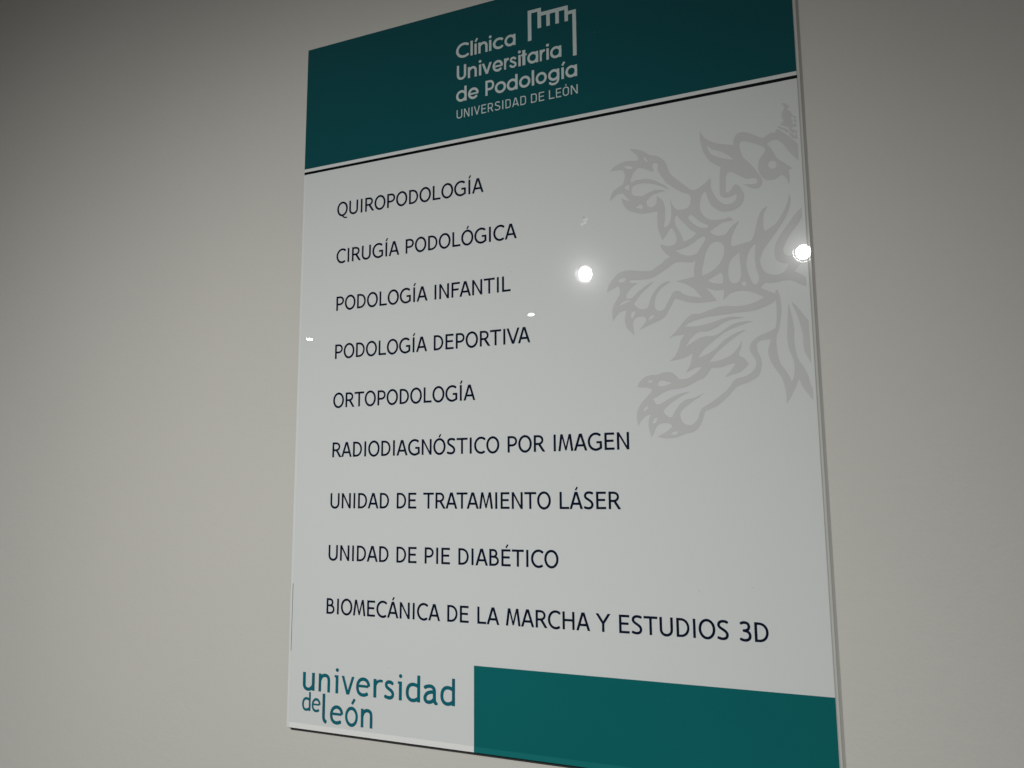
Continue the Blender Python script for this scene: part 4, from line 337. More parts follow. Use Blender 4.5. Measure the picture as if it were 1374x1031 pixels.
12265,16933 -26,-5 -21,-7 -20,-9 -15,-9 -2,-3 2,-3 -3,-11 2,-9 4,-9 5,-6 7,-4 12,-4 2,-3 24,13 18,6 29,5 18,0 17,-2 24,-8 12,-7 9,-10 5,-9 4,-12 3,-21 -3,-20 -4,-11 -7,-13 -16,-14 -24,-10 -26,-6 -30,-2 -13,-14 -3,-6 -2,-9 1,-9 3,-6 4,-6 10,-10 24,-1 20,-4 18,-7 14,-10 8,-12 3,-8 2,-18 -1,-15 -3,-9 -5,-8 -8,-9 -16,-9 -20,-4 -15,0 -24,4 -14,5 -24,13 -3,-4 -9,-1 -7,-4 -9,-9 -4,-12 2,-14 -2,-6 15,-9 17,-9 21,-7 20,-5 18,-2 24,0 17,3 18,5 23,12 15,11 12,13 13,23 7,21 2,23 -1,21 -3,14 -6,18 -7,14 -20,24 21,16 9,10 12,18 5,12 6,17 3,18 1,23 -3,27 -9,26 -13,21 -20,20 -21,13 -17,8 -21,5 -26,3
12502,16926 -3,-2 0,-3 0,-413 3,-2 94,0 23,1 27,5 20,6 21,9 18,10 17,13 15,13 14,17 13,19 9,17 14,38 7,41 0,42 -7,41 -14,38 -9,17 -12,18 -12,15 -15,14 -21,15 -17,10 -18,8 -23,7 -27,5 -23,1
12559,16869 4,1 33,0 17,-1 18,-3 18,-5 26,-13 21,-18 12,-14 14,-24 11,-29 5,-32 0,-30 -5,-32 -11,-29 -15,-25 -20,-22 -12,-9 -15,-8 -29,-10 -18,-3 -17,-1 -33,0 -4,1''',
 ],
 'head1': '''5371,1511 -39,-4 -26,-7 -26,-9 -20,-10 -21,-13 -20,-14 -19,-18 -15,-18 -14,-20 -12,-22 -8,-18 -8,-26 -4,-24 -1,-24 2,-24 3,-21 7,-24 9,-21 12,-22 13,-20 16,-18 16,-15 26,-19 19,-12 23,-10 22,-8 26,-7 26,-3 26,-1 25,1 23,3 23,6 26,9 25,12 20,12 16,12 1,3 -2,3 0,14 -4,12 -7,9 -8,6 -9,4 -13,2 -4,3 -16,-12 -29,-15 -19,-7 -32,-6 -20,-1 -32,3 -32,10 -19,9 -26,17 -23,23 -12,18 -13,27 -5,18 -4,30 4,33 5,18 15,29 20,26 26,21 32,17 29,9 19,3 20,1 32,-3 35,-11 28,-15 17,-12 4,3 13,2 9,4 12,9 6,12 2,9 -1,9 3,6 -19,14 -20,13 -25,11 -22,8 -26,7 -23,3
5591,1506 0,-440 3,-2 66,0 1,2 0,439 -1,1
5713,1506 0,-327 69,0 1,3 0,323 -1,1
5761,1138 -47,-30 62,-95 3,0 47,32 -62,95
5833,1506 -1,-327 69,0 2,3 0,18 1,3 17,-9 19,-8 18,-5 21,-4 21,0 21,3 18,5 21,11 16,13 17,21 10,18 7,18 5,27 3,33 0,179 -1,1 -66,0 -4,-1 0,-176 -1,-21 -3,-18 -5,-15 -11,-15 -15,-9 -18,-4 -18,2 -12,4 -24,11 -19,17 -12,15 -4,9 -2,9 0,191 -2,1
6165,1506 -2,-1 0,-3 0,-320 2,-3 66,0 2,3 0,323 -2,1
6186,1129 -15,-8 -11,-13 -5,-15 2,-18 8,-15 12,-10 15,-5 18,2 14,7 11,12 5,15 0,18 -8,15 -13,11 -15,5
6449,1512 -39,-7 -35,-13 -17,-10 -17,-12 -24,-24 -14,-18 -8,-15 -8,-18 -5,-17 -3,-18 -1,-18 1,-18 3,-18 6,-18 14,-30 15,-20 26,-25 32,-20 35,-14 39,-6 38,1 23,4 32,10 20,10 26,18 2,3 -1,3 3,15 -2,9 -3,8 -10,10 -10,5 -9,2 -13,-1 -3,2 -19,-14 -13,-6 -20,-6 -12,-3 -23,0 -13,2 -19,5 -13,5 -18,12 -10,9 -12,15 -10,18 -4,15 -2,18 2,21 4,12 9,17 14,18 18,14 22,11 29,6 26,0 12,-2 20,-6 13,-7 19,-13 3,2 13,-1 13,3 12,10 7,10 2,15 -3,12 0,3 -25,18 -22,12 -19,7 -33,7 -22,2
6774,1511 -17,-3 -18,-6 -17,-7 -18,-11 -22,-18 -13,-14 -12,-16 -8,-15 -8,-18 -6,-18 -5,-30 0,-20 2,-18 3,-18 6,-18 8,-18 20,-30 24,-24 14,-10 17,-10 33,-12 17,-3 18,-2 18,1 17,2 32,10 27,14 1,-2 0,-15 2,-3 67,0 1,120 4,24 1,21 -1,17 -4,24 0,120 -4,1 -64,0 -1,-1 -1,-18 -1,-2 -27,15 -32,10 -20,2
6773,1439 13,2 18,1 20,-4 18,-8 17,-13 13,-14 11,-18 4,-12 0,-62 -7,-18 -13,-18 -16,-15 -18,-10 -18,-5 -11,-2 -21,1 -20,5 -18,9 -17,14 -12,15 -10,18 -4,12 -3,21 1,20 6,21 9,18 12,15 10,9 17,11''',
 'head2': '''5302,2164 -30,-4 -18,-6 -21,-10 -15,-11 -15,-14 -13,-18 -12,-21 -8,-20 -4,-24 -2,-24 0,-287 4,-1 65,0 2,1 0,284 1,18 2,12 4,12 6,11 15,16 9,6 15,7 12,2 12,1 12,-1 15,-4 12,-6 9,-7 12,-13 5,-9 5,-12 3,-15 1,-18 0,-284 4,-1 66,0 1,4 0,284 -2,24 -5,27 -8,20 -13,21 -12,16 -12,11 -15,11 -21,11 -18,6 -21,4
5511,2166 -1,-327 67,0 1,3 0,18 2,3 16,-9 19,-8 17,-5 20,-4 20,0 20,3 18,5 20,11 16,13 16,21 10,18 6,18 6,27 2,33 0,179 -1,1 -64,0 -3,-1 0,-176 -1,-21 -3,-18 -6,-15 -10,-15 -14,-9 -18,-4 -17,2 -11,4 -23,11 -20,17 -10,15 -4,9 -3,9 0,191 -1,1
5854,2166 -2,-1 0,-3 0,-320 2,-3 66,0 2,3 0,323 -2,1
5875,1789 -15,-8 -11,-13 -5,-15 2,-18 8,-15 12,-10 15,-5 18,2 14,7 11,12 5,15 0,18 -8,15 -13,11 -15,5
6060,2166 -118,-327 69,0 79,219 3,2 79,-221 70,0 -117,326 -2,1 -16,0 -14,-6 -16,6
6412,2172 -21,-3 -17,-5 -16,-7 -28,-18 -24,-24 -17,-27 -14,-32 -4,-18 -3,-18 0,-36 6,-33 7,-18 7,-15 8,-15 11,-15 21,-21 19,-13 14,-8 16,-6 30,-7 33,0 30,7 26,12 20,14 22,22 18,27 10,21 9,30 3,33 -8,12 -8,9 0,12 -2,3 -221,1 -1,2 6,15 10,14 8,9 9,9 14,8 19,7 11,2 16,0 20,-5 10,-5 14,-8 16,-16 3,2 11,-3 11,2 11,7 6,9 4,15 -2,15 2,3 -10,11 -16,13 -24,15 -17,8 -30,7
6336,1984 175,0 1,-3 -6,-18 -5,-12 -10,-15 -13,-13 -11,-8 -16,-8 -11,-3 -17,-1 -19,2 -11,3 -16,8 -14,11 -8,9 -12,18 -6,15 -3,12
6614,2166 0,-327 56,0 1,3 0,18 1,2 20,-14 17,-7 19,-3 15,0 1,1 1,4 7,8 5,12 1,15 -3,12 -4,6 -8,9 0,4 -13,-1 -9,3 -12,6 -9,9 -7,9 -6,12 -8,27 -3,18 -1,1 -4,2 0,170 -1,1
6861,2166 -17,-4 -19,-8 -17,-11 -17,-16 -13,-18 -8,-18 4,-4 6,-13 7,-7 10,-4 11,-1 8,3 6,-2 6,13 5,8 11,10 17,8 22,4 20,-4 14,-8 5,-6 3,-6 -1,-9 -4,-9 -14,-15 -23,-15 -55,-32 -17,-13 -12,-12 -9,-15 -6,-20 0,-9 2,-21 8,-21 11,-17 14,-13 17,-10 17,-5 19,-3 20,0 17,3 16,6 17,10 14,11 14,18 8,15 -3,3 -4,15 -4,6 -8,6 -8,3 -9,0 -17,-6 -8,-14 -14,-9 -17,-5 -11,0 -16,4 -9,6 -5,6 -2,6 0,9 7,7 8,6 69,40 15,11 14,13 14,18 8,18 5,21 1,9 -3,21 -9,21 -14,18 -15,12 -18,9 -19,6 -23,2
7037,2166 -2,-1 0,-3 0,-320 2,-3 66,0 2,3 0,323 -2,1
7058,1789 -15,-8 -11,-13 -5,-15 2,-18 8,-15 12,-10 15,-5 18,2 14,7 11,12 5,15 0,18 -8,15 -13,11 -15,5
7156,2166 -1,-273 -3,-2 -33,0 -1,-1 0,-51 5,-2 29,0 3,-1 1,-111 84,-1 1,2 1,110 1,1 37,0 2,2 0,51 -2,1 -37,0 -2,2 0,272 -1,1
7437,2171 -17,-3 -17,-6 -17,-7 -17,-11 -21,-18 -13,-14 -11,-16 -8,-15 -8,-18 -5,-18 -5,-30 0,-20 2,-18 3,-18 6,-18 7,-18 19,-30 23,-24 14,-10 17,-10 31,-12 17,-3 17,-2 17,1 17,2 31,10 26,14 1,-2 0,-15 1,-3 66,0 0,120 4,24 1,21 -1,17 -4,24 0,120 -3,1 -63,0 -1,-1 0,-18 -1,-2 -26,15 -31,10 -20,2
7436,2099 12,2 17,1 20,-4 17,-8 17,-13 13,-14 10,-18 4,-12 0,-62 -7,-18 -12,-18 -16,-15 -17,-10 -17,-5 -12,-2 -19,1 -20,5 -17,9 -17,14 -11,15 -9,18 -4,12 -3,21 1,20 5,21 9,18 11,15 10,9 16,11
7659,2166 -1,-327 59,0 1,3 0,18 2,2 20,-14 18,-7 20,-3 16,0 2,1 0,4 8,8 5,12 1,15 -3,12 -4,6 -8,9 -1,4 -13,-1 -10,3 -13,6 -10,9 -6,9 -7,12 -9,27 -3,18 -1,1 -4,2 0,170 -1,1
7851,2166 -2,-1 0,-3 0,-320 2,-3 66,0 2,3 0,323 -2,1
7872,1789 -15,-8 -11,-13 -5,-15 2,-18 8,-15 12,-10 15,-5 18,2 14,7 11,12 5,15 0,18 -8,15 -13,11 -15,5
8095,2171 -17,-3 -17,-6 -18,-7 -17,-11 -21,-18 -13,-14 -11,-16 -9,-15 -7,-18 -6,-18 -5,-30 0,-20 2,-18 3,-18 6,-18 8,-18 19,-30 23,-24 14,-10 17,-10 32,-12 17,-3 17,-2 17,1 17,2 32,10 26,14 1,-2 0,-15 2,-3 65,0 1,120 4,24 1,21 -1,17 -4,24 0,120 -3,1 -63,0 -2,-1 0,-18 -1,-2 -26,15 -32,10 -20,2
8093,2099 13,2 18,1 20,-4 17,-8 17,-13 13,-14 10,-18 4,-12 0,-62 -7,-18 -13,-18 -16,-15 -17,-10 -17,-5 -11,-2 -21,1 -20,5 -17,9 -17,14 -11,15 -10,18 -3,12 -3,21 1,20 5,21 9,18 12,15 9,9 17,11''',
 'head3': '''5288,2817 -17,-3 -18,-6 -18,-7 -14,-9 -15,-11 -13,-12 -11,-12 -13,-18 -13,-27 -6,-18 -4,-18 -2,-18 2,-35 3,-18 6,-18 8,-18 9,-15 10,-15 12,-13 12,-11 17,-12 15,-8 18,-8 32,-7 18,-2 18,1 17,2 18,5 17,6 24,13 1,-2 0,-131 2,-2 3,0 61,0 3,1 1,234 4,24 1,21 -1,17 -4,24 0,120 -4,1 -64,0 -1,-1 -1,-18 -1,-2 -27,15 -32,10 -20,2
5287,2745 13,2 18,1 20,-4 18,-8 17,-13 13,-14 11,-18 4,-12 0,-62 -7,-18 -13,-18 -16,-15 -18,-10 -18,-5 -11,-2 -21,1 -20,5 -18,9 -18,14 -11,15 -10,18 -4,12 -3,21 1,20 6,21 9,18 12,15 10,9 17,11
5669,2818 -23,-3 -18,-5 -17,-7 -29,-18 -25,-24 -19,-27 -15,-32 -4,-18 -3,-18 0,-36 7,-33 6,-18 8,-15 9,-15 12,-15 22,-21 19,-13 15,-8 17,-6 32,-7 35,0 31,7 28,12 21,14 24,22 19,27 10,21 9,30 4,33 -8,12 -9,9 0,12 -2,3 -234,1 -1,2 6,15 11,14 8,9 10,9 15,8 20,7 12,2 17,0 20,-5 12,-5 14,-8 17,-16 3,2 12,-3 11,2 12,7 7,9 4,15 -2,15 1,3 -10,11 -17,13 -25,15 -19,8 -31,7
5588,2630 185,0 1,-3 -6,-18 -6,-12 -10,-15 -14,-13 -12,-8 -17,-8 -11,-3 -18,-1 -20,2 -11,3 -18,8 -14,11 -9,9 -12,18 -7,15 -3,12
6049,2812 -1,-440 3,-2 132,0 25,3 16,4 17,8 21,14 12,12 12,15 10,17 7,18 4,15 4,24 1,18 -1,18 -7,33 -9,24 -9,16 -11,14 -14,14 -18,13 -19,8 -19,5 -22,2 -67,0 -2,2 0,144 -1,1
6114,2599 2,2 78,-2 11,-2 11,-5 8,-6 12,-13 7,-13 6,-18 2,-15 0,-21 -3,-15 -6,-18 -6,-11 -12,-13 -11,-7 -19,-6 -78,-1 -2,2
6490,2818 -29,-4 -32,-12 -18,-10 -13,-10 -25,-24 -11,-15 -9,-15 -9,-21 -8,-32 -2,-36 2,-18 4,-18 13,-33 19,-30 17,-18 25,-19 15,-8 17,-7 33,-8 35,-1 17,2 18,4 31,13 19,12 27,24 19,27 15,33 5,18 3,18 0,36 -3,18 -4,17 -9,21 -16,27 -12,15 -13,13 -14,11 -16,10 -32,13 -32,7
6484,2746 15,2 21,-2 20,-6 18,-10 15,-14 11,-15 7,-11 6,-21 2,-21 -2,-21 -7,-21 -9,-15 -8,-11 -15,-13 -18,-10 -20,-7 -21,-1 -20,2 -21,8 -15,9 -11,10 -13,16 -9,18 -6,21 -1,21 4,21 6,17 7,12 13,15 16,14 18,9
6831,2817 -17,-3 -18,-6 -17,-7 -14,-9 -14,-11 -13,-12 -11,-12 -12,-18 -13,-27 -6,-18 -4,-18 -2,-18 2,-35 3,-18 6,-18 7,-18 9,-15 11,-15 11,-13 12,-11 16,-12 15,-8 17,-8 32,-7 17,-2 17,1 17,2 18,5 17,6 23,13 1,-2 0,-131 2,-2 2,0 61,0 2,1 1,234 4,24 1,21 -1,17 -4,24 0,120 -3,1 -63,0 -2,-1 0,-18 -1,-2 -26,15 -32,10 -20,2
6829,2745 13,2 17,1 21,-4 17,-8 17,-13 13,-14 10,-18 4,-12 0,-62 -7,-18 -13,-18 -16,-15 -17,-10 -17,-5 -12,-2 -20,1 -20,5 -17,9 -17,14 -11,15 -10,18 -3,12 -4,21 2,20 5,21 9,18 12,15 9,9 17,11
7207,2818 -29,-4 -32,-12 -17,-10 -13,-10 -24,-24 -10,-15 -9,-15 -9,-21 -8,-32 -2,-36 2,-18 4,-18 12,-33 19,-30 17,-18 24,-19 14,-8 18,-7 31,-8 35,-1 17,2 17,4 31,13 18,12 26,24 19,27 14,33 5,18 3,18 0,36 -3,18 -4,17 -9,21 -15,27 -12,15 -13,13 -13,11 -15,10 -32,13 -32,7
7200,2746 15,2 20,-2 20,-6 18,-10 14,-14 11,-15 7,-11 6,-21 2,-21 -2,-21 -7,-21 -8,-15 -9,-11 -14,-13 -18,-10 -20,-7 -20,-1 -20,2 -20,8 -14,9 -12,10 -12,16 -9,18 -5,21 -1,21 3,21 7,17 6,12 12,15 16,14 18,9
7421,2812 0,-440 3,-2 66,0 1,2 0,439 -1,1
7683,2818 -28,-4 -30,-12 -17,-10 -12,-10 -23,-24 -10,-15 -9,-15 -8,-21 -8,-32 -2,-36 2,-18 3,-18 12,-33 19,-30 16,-18 23,-19 14,-8 17,-7 30,-8 33,-1 17,2 16,4 30,13 17,12 25,24 19,27 14,33 4,18 3,18 0,36 -3,18 -4,17 -8,21 -15,27 -11,15 -13,13 -13,11 -14,10 -31,13 -30,7
7677,2746 14,2 20,-2 19,-6 17,-10 14,-14 10,-15 6,-11 7,-21 2,-21 -3,-21 -6,-21 -8,-15 -9,-11 -13,-13 -17,-10 -19,-7 -20,-1 -19,2 -19,8 -14,9 -11,10 -12,16 -9,18 -5,21 -1,21 3,21 7,17 6,12 12,15 15,14 17,9
8015,2928 -17,-3 -17,-5 -20,-9 -20,-13 -14,-13 -13,-20 -6,-15 6,-15 4,-6 6,-6 6,-2 14,-2 14,6 3,0 4,10 7,9 15,11 11,5 14,4 17,3 28,0 15,-3 17,-5 11,-5 11,-8 12,-11 8,-12 5,-12 4,-15 1,-18 -2,-1 -25,15 -20,7 -28,6 -20,0 -28,-3 -23,-6 -28,-14 -17,-12 -22,-22 -11,-14 -10,-18 -11,-30 -6,-33 0,-21 5,-30 6,-21 15,-30 11,-14 12,-13 13,-11 15,-11 14,-8 17,-7 31,-8 34,0 34,6 17,7 23,12 1,-3 0,-15 1,-1 66,0 0,114 4,24 1,18 -1,18 -4,24 0,92 -4,3 -2,27 -8,30 -10,21 -15,21 -18,18 -20,13 -23,11 -19,6 -20,4 -23,1
8035,2734 14,1 17,-2 20,-5 11,-6 14,-10 13,-14 10,-16 4,-11 0,-60 -7,-15 -11,-16 -16,-14 -18,-10 -17,-5 -20,-2 -20,2 -20,7 -11,6 -14,12 -12,14 -9,18 -5,18 -1,21 2,18 7,18 7,11 11,13 17,14 17,8
8264,2812 0,-327 69,0 1,3 0,323 -1,1
8312,2444 -47,-30 62,-95 3,0 47,32 -62,95
8519,2817 -18,-3 -17,-6 -18,-7 -17,-11 -22,-18 -13,-14 -11,-16 -9,-15 -7,-18 -6,-18 -5,-30 0,-20 2,-18 3,-18 6,-18 8,-18 19,-30 24,-24 14,-10 17,-10 32,-12 18,-3 17,-2 17,1 18,2 32,10 26,14 1,-2 0,-15 2,-3 66,0 1,120 4,24 1,21 -1,17 -4,24 0,120 -4,1 -63,0 -2,-1 0,-18 -1,-2 -26,15 -32,10 -20,2
8517,2745 13,2 18,1 20,-4 17,-8 18,-13 13,-14 10,-18 4,-12 0,-62 -7,-18 -13,-18 -16,-15 -17,-10 -18,-5 -11,-2 -21,1 -20,5 -17,9 -18,14 -11,15 -10,18 -3,12 -4,21 2,20 5,21 9,18 12,15 9,9 17,11''',
 'head4': '''5237,3304 -11,-2 -12,-3 -11,-5 -11,-7 -9,-7 -8,-10 -6,-11 -3,-11 -2,-16 0,-183 1,-1 27,0 2,1 0,181 1,9 2,8 4,7 4,4 5,5 7,4 16,6 18,2 18,-2 17,-6 10,-8 5,-5 4,-7 2,-8 1,-9 0,-181 1,-1 29,0 0,184 -1,15 -4,12 -6,11 -8,9 -10,9 -11,7 -14,5 -20,4 -13,1
5393,3304 -1,-2 0,-254 33,0 2,1 103,206 1,-2 0,-203 1,-2 26,0 0,256 -35,0 -103,-206 -1,4 0,202
5625,3304 -1,-2 0,-252 1,-2 29,0 0,256
5778,3304 -1,-1 -77,-255 28,0 62,203 1,3 63,-206 28,0 0,2 -77,252 -1,2 -8,0 -5,-2 -4,2
5927,3304 -1,-2 0,-254 142,0 0,27 -1,2 -113,0 -1,2 0,79 1,1 100,0 1,1 0,2 0,23 -1,2 -100,0 -1,2 0,86 114,0 1,2 0,27
6121,3304 -1,-2 0,-254 89,0 13,1 13,5 10,6 7,6 9,13 5,11 4,10 2,13 1,13 -1,12 -2,13 -4,11 -5,10 -8,11 -8,8 -10,6 -5,2 56,103 0,1 -2,1 -31,0 -55,-101 -49,0 -2,2 0,99
6148,3174 59,1 9,-1 8,-3 6,-4 4,-4 5,-7 4,-7 3,-14 1,-9 -1,-9 -1,-9 -6,-13 -4,-6 -5,-5 -5,-3 -9,-3 -9,-1 -59,0
6394,3304 -17,-3 -13,-4 -15,-7 -12,-8 -11,-10 4,-5 4,-8 4,-3 6,-6 9,8 9,5 10,5 12,4 14,2 11,1 12,0 10,-2 10,-4 9,-5 7,-6 4,-6 3,-9 1,-9 -1,-11 -4,-7 -5,-6 -10,-8 -22,-11 -42,-18 -14,-7 -13,-9 -10,-9 -8,-14 -4,-17 2,-18 5,-16 8,-12 12,-11 12,-7 15,-5 13,-2 15,0 14,1 13,4 14,5 11,6 9,7 8,9 -2,3 -1,6 -3,5 -5,3 -7,1 -2,2 -1,-1 -5,-5 -5,-4 -9,-5 -10,-4 -10,-2 -10,-1 -12,0 -10,2 -9,2 -6,4 -7,6 -4,6 -3,11 -1,9 2,7 3,5 5,6 10,6 11,6 54,23 14,8 13,10 10,11 8,16 3,17 -2,18 -5,16 -10,14 -10,10 -12,7 -15,6 -15,3 -16,0
6553,3304 -1,-2 0,-252 1,-2 29,0 0,256
6649,3304 -1,-2 0,-254 84,0 13,2 11,2 11,4 8,5 9,9 6,8 5,10 4,12 2,13 1,13 0,100 -1,13 -2,13 -4,12 -4,9 -7,10 -8,7 -9,6 -13,4 -9,2 -14,2
6675,3275 54,0 20,-3 8,-3 5,-3 5,-4 5,-9 2,-9 3,-21 0,-96 -3,-19 -2,-9 -6,-9 -4,-4 -5,-3 -8,-3 -18,-3 -56,0
6846,3304 78,-256 40,0 78,256 -29,0 -17,-54 -102,0 -2,1 -17,53
6901,3221 1,1 83,0 2,-1 -42,-140 -2,3
7087,3304 -1,-2 0,-254 89,0 13,2 11,2 12,4 8,5 11,9 6,8 5,10 4,12 2,13 1,13 0,100 -1,13 -2,13 -4,12 -5,9 -7,10 -8,7 -10,6 -13,4 -10,2 -15,2
7114,3275 57,0 22,-3 8,-3 5,-3 5,-4 5,-9 3,-9 3,-21 0,-96 -3,-19 -3,-9 -6,-9 -4,-4 -5,-3 -8,-3 -20,-3 -59,0
7395,3304 -1,-2 0,-254 91,0 13,2 12,2 12,4 8,5 11,9 6,8 5,10 5,12 2,13 1,13 0,100 -1,13 -2,13 -5,12 -4,9 -7,10 -9,7 -10,6 -14,4 -10,2 -15,2
7423,3275 58,0 22,-3 9,-3 5,-3 5,-4 5,-9 3,-9 3,-21 0,-96 -3,-19 -3,-9 -6,-9 -4,-4 -5,-3 -9,-3 -20,-3 -60,0
7619,3304 -1,-2 0,-254 153,0 1,27 -1,2 -122,0 -2,2 0,79 2,1 108,0 1,1 0,2 0,23 -1,2 -108,0 -2,2 1,86 123,0 1,2 -1,27
7907,3304 -1,-2 0,-252 1,-2 29,0 0,227 123,0 1,2 0,25 -1,2
8105,3304 -1,-2 0,-254 147,0 1,27 -1,2 -118,0 -1,2 0,79 1,1 104,0 2,1 0,2 0,23 -2,2 -104,0 -1,2 1,86 118,0 1,2 -1,27
8366,3303 -14,-3 -11,-4 -14,-8 -11,-9 -7,-10 -9,-16 -5,-16 -1,-16 0,-90 1,-15 5,-18 6,-12 10,-13 11,-9 12,-7 15,-6 16,-3 10,0 13,0 14,3 12,5 14,8 11,9 8,11 8,14 5,17 1,16 0,90 -1,16 -5,16 -7,14 -9,11 -12,11 -13,7 -16,5 -8,2 -15,1
8367,3273 13,1 11,-1 16,-5 8,-4 8,-7 5,-7 4,-8 3,-11 1,-12 0,-86 -1,-13 -2,-9 -6,-11 -4,-5 -7,-6 -9,-5 -9,-4 -9,-2 -10,0 -16,2 -11,4 -7,4 -7,6 -6,8 -4,7 -3,11 -1,13 0,86 1,14 3,9 3,7 7,9 7,6 7,4 9,3
8519,3304 -1,-2 0,-254 38,0 2,1 117,206 0,-2 0,-203 1,-2 30,0 0,256 -39,0 -117,-206 -1,4 0,202
8381,3025 -20,-11 -1,-2 21,-38 25,13 -21,39 -2,0''',
 'tower': '''7322,604 388,0 0,134 764,0 0,170 224,0 0,1316 -102,0 0,-1216 -122,0 0,182 -96,0 0,-344 -160,0 0,344 -100,0 0,-344 -158,0 0,344 -100,0 0,-344 -150,0 0,344 -104,0 0,-492 -180,0 0,800 -104,0''',
 'uni': '''639,18997 -33,-9 -24,-11 -22,-15 -22,-23 -12,-18 -16,-36 -8,-36 -2,-36 0,-296 5,-3 86,0 5,3 0,292 2,31 4,18 8,18 14,18 25,13 34,5 34,-4 23,-13 32,-28 28,-36 0,-314 3,-3 91,0 2,3 0,463 -2,4 -91,0 -5,-16 -38,21 -34,9 -43,4
1028,18984 -4,-4 0,-463 4,-3 79,0 4,3 0,27 39,-23 35,-11 35,-5 35,1 26,4 26,8 22,11 13,10 21,22 19,32 9,27 6,36 3,67 0,257 -2,4 -82,0 -3,-4 0,-275 -2,-36 -5,-26 -9,-23 -13,-13 -21,-9 -34,-3 -35,5 -18,8 -17,13 -22,29 -12,24 -9,27 -5,4 0,275 -4,4
1580,18984 -5,-4 0,-400 -4,-3 -27,0 -5,-2 0,-58 5,-3 116,0 5,3 0,463 -5,4
1607,18428 -18,-10 -11,-14 -6,-18 2,-22 10,-17 14,-11 18,-6 22,2 18,11 12,16 4,18 -2,18 -10,17 -13,12 -18,6
1928,18984 -4,-5 -156,-461 2,-4 77,0 4,4 116,341 4,7 120,-352 81,0 0,4 -157,463 -6,3 -19,0 -19,-9 -20,8
2403,18992 -31,-7 -27,-11 -33,-21 -31,-29 -21,-31 -18,-41 -11,-49 -3,-50 6,-63 15,-49 7,-13 24,-41 36,-37 39,-25 43,-17 48,-7 47,3 44,12 39,21 40,37 31,49 16,45 5,54 -49,7 -5,2 0,27 -4,4 -294,0 1,32 6,27 10,24 14,21 14,13 20,13 17,7 22,5 26,2 26,-2 26,-4 26,-8 47,-23 8,10 18,13 9,14 3,14 -1,18 5,9 -33,18 -30,13 -31,9 -39,7 -34,2
2325,18690 4,4 242,0 5,0 2,-4 -13,-36 -15,-22 -18,-16 -27,-15 -25,-8 -30,-2 -30,5 -25,9 -27,17 -22,24 -15,26
2773,18980 -5,-4 0,-463 5,-3 84,0 5,3 0,40 42,-25 23,-8 28,-7 38,-2 28,3 33,6 2,2 -2,13 0,23 -14,33 -28,-6 -24,-2 -37,5 -19,7 -23,16 -14,14 -13,18 -16,31 -4,14 0,288 -5,4
3201,18988 -53,-14 -42,-18 -3,-4 1,-5 -5,-13 -1,-14 4,-17 8,-13 8,-6 12,-6 4,-6 36,16 39,10 40,4 32,-3 16,-6 18,-13 7,-14 2,-13 -1,-9 -10,-19 -16,-16 -32,-21 -87,-52 -20,-16 -18,-20 -15,-27 -7,-27 -2,-13 4,-32 9,-27 14,-22 19,-19 24,-14 21,-8 26,-4 40,0 28,5 24,8 19,10 20,13 15,13 3,18 0,14 -3,13 -7,11 -8,7 -12,6 -23,1 -20,-16 -24,-10 -20,-3 -28,0 -20,5 -12,7 -7,10 -1,14 4,9 20,19 104,61 23,19 23,22 17,26 12,32 4,32 -4,36 -12,31 -16,23 -20,19 -23,14 -28,10 -24,4 -28,2
3548,18980 -5,-4 0,-400 -4,-3 -27,0 -5,-2 0,-58 5,-3 116,0 5,3 0,463 -5,4
3575,18424 -18,-10 -11,-14 -6,-18 2,-22 10,-17 14,-11 18,-6 22,2 18,11 12,16 4,18 -2,18 -10,17 -13,12 -18,6
3926,18989 -22,-3 -32,-10 -36,-19 -31,-27 -28,-38 -16,-38 -10,-40 -5,-50 4,-63 14,-54 18,-40 27,-37 32,-28 36,-19 40,-13 37,-4 31,0 41,6 54,15 2,-1 2,-207 5,-1 81,0 3,1 1,5 0,652 -4,4 -85,0 -2,-18 -3,-2 -25,11 -38,12 -36,7 -36,1
3930,18899 37,2 32,-6 22,-7 27,-13 26,-16 10,-9 0,-220 -4,-5 -41,-17 -27,-7 -27,-5 -31,0 -19,3 -22,6 -18,10 -18,15 -17,22 -12,27 -7,32 -4,44 2,41 8,31 12,25 11,16 15,13 19,11
4600,18994 -13,-10 -12,-13 -17,-24 -32,19 -37,14 -27,7 -51,4 -46,-7 -30,-13 -11,-7 -28,-26 -19,-34 -8,-32 -1,-13 1,-32 10,-36 22,-41 27,-33 32,-25 46,-24 56,-17 71,-8 -7,-18 -9,-12 -9,-7 -19,-7 -32,-4 -41,4 -28,7 -46,19 -23,12 -6,-7 -22,-12 -9,-11 -6,-18 2,-22 -2,-9 52,-26 37,-13 60,-12 37,-2 27,2 28,6 32,13 32,22 20,23 19,36 9,36 3,31 1,171 5,45 6,18 6,10 10,8 18,9 -2,5 6,13 2,14 -4,17 -11,14 -60,0
4401,18899 28,1 19,-2 26,-8 29,-15 23,-22 14,-21 0,-95 -14,-2 -41,4 -37,10 -32,15 -24,18 -15,18 -12,23 -4,18 -1,18 4,13 8,14 11,8
4932,18983 -22,-3 -31,-10 -35,-19 -31,-27 -26,-38 -17,-38 -9,-40 -5,-50 4,-63 13,-54 18,-40 27,-37 30,-28 36,-19 39,-13 36,-4 31,0 39,6 53,15 2,-1 2,-207 5,-1 79,0 3,1 1,5 0,652 -4,4 -83,0 -2,-18 -3,-2 -24,11 -38,12 -35,7 -35,1
4935,18893 37,2 31,-6 22,-7 26,-13 25,-16 10,-9 0,-220 -4,-5 -39,-17 -27,-7 -26,-5 -31,0 -18,3 -22,6 -18,10 -17,15 -16,22 -12,27 -8,32 -3,44 2,41 8,31 11,25 12,16 14,13 18,11''',
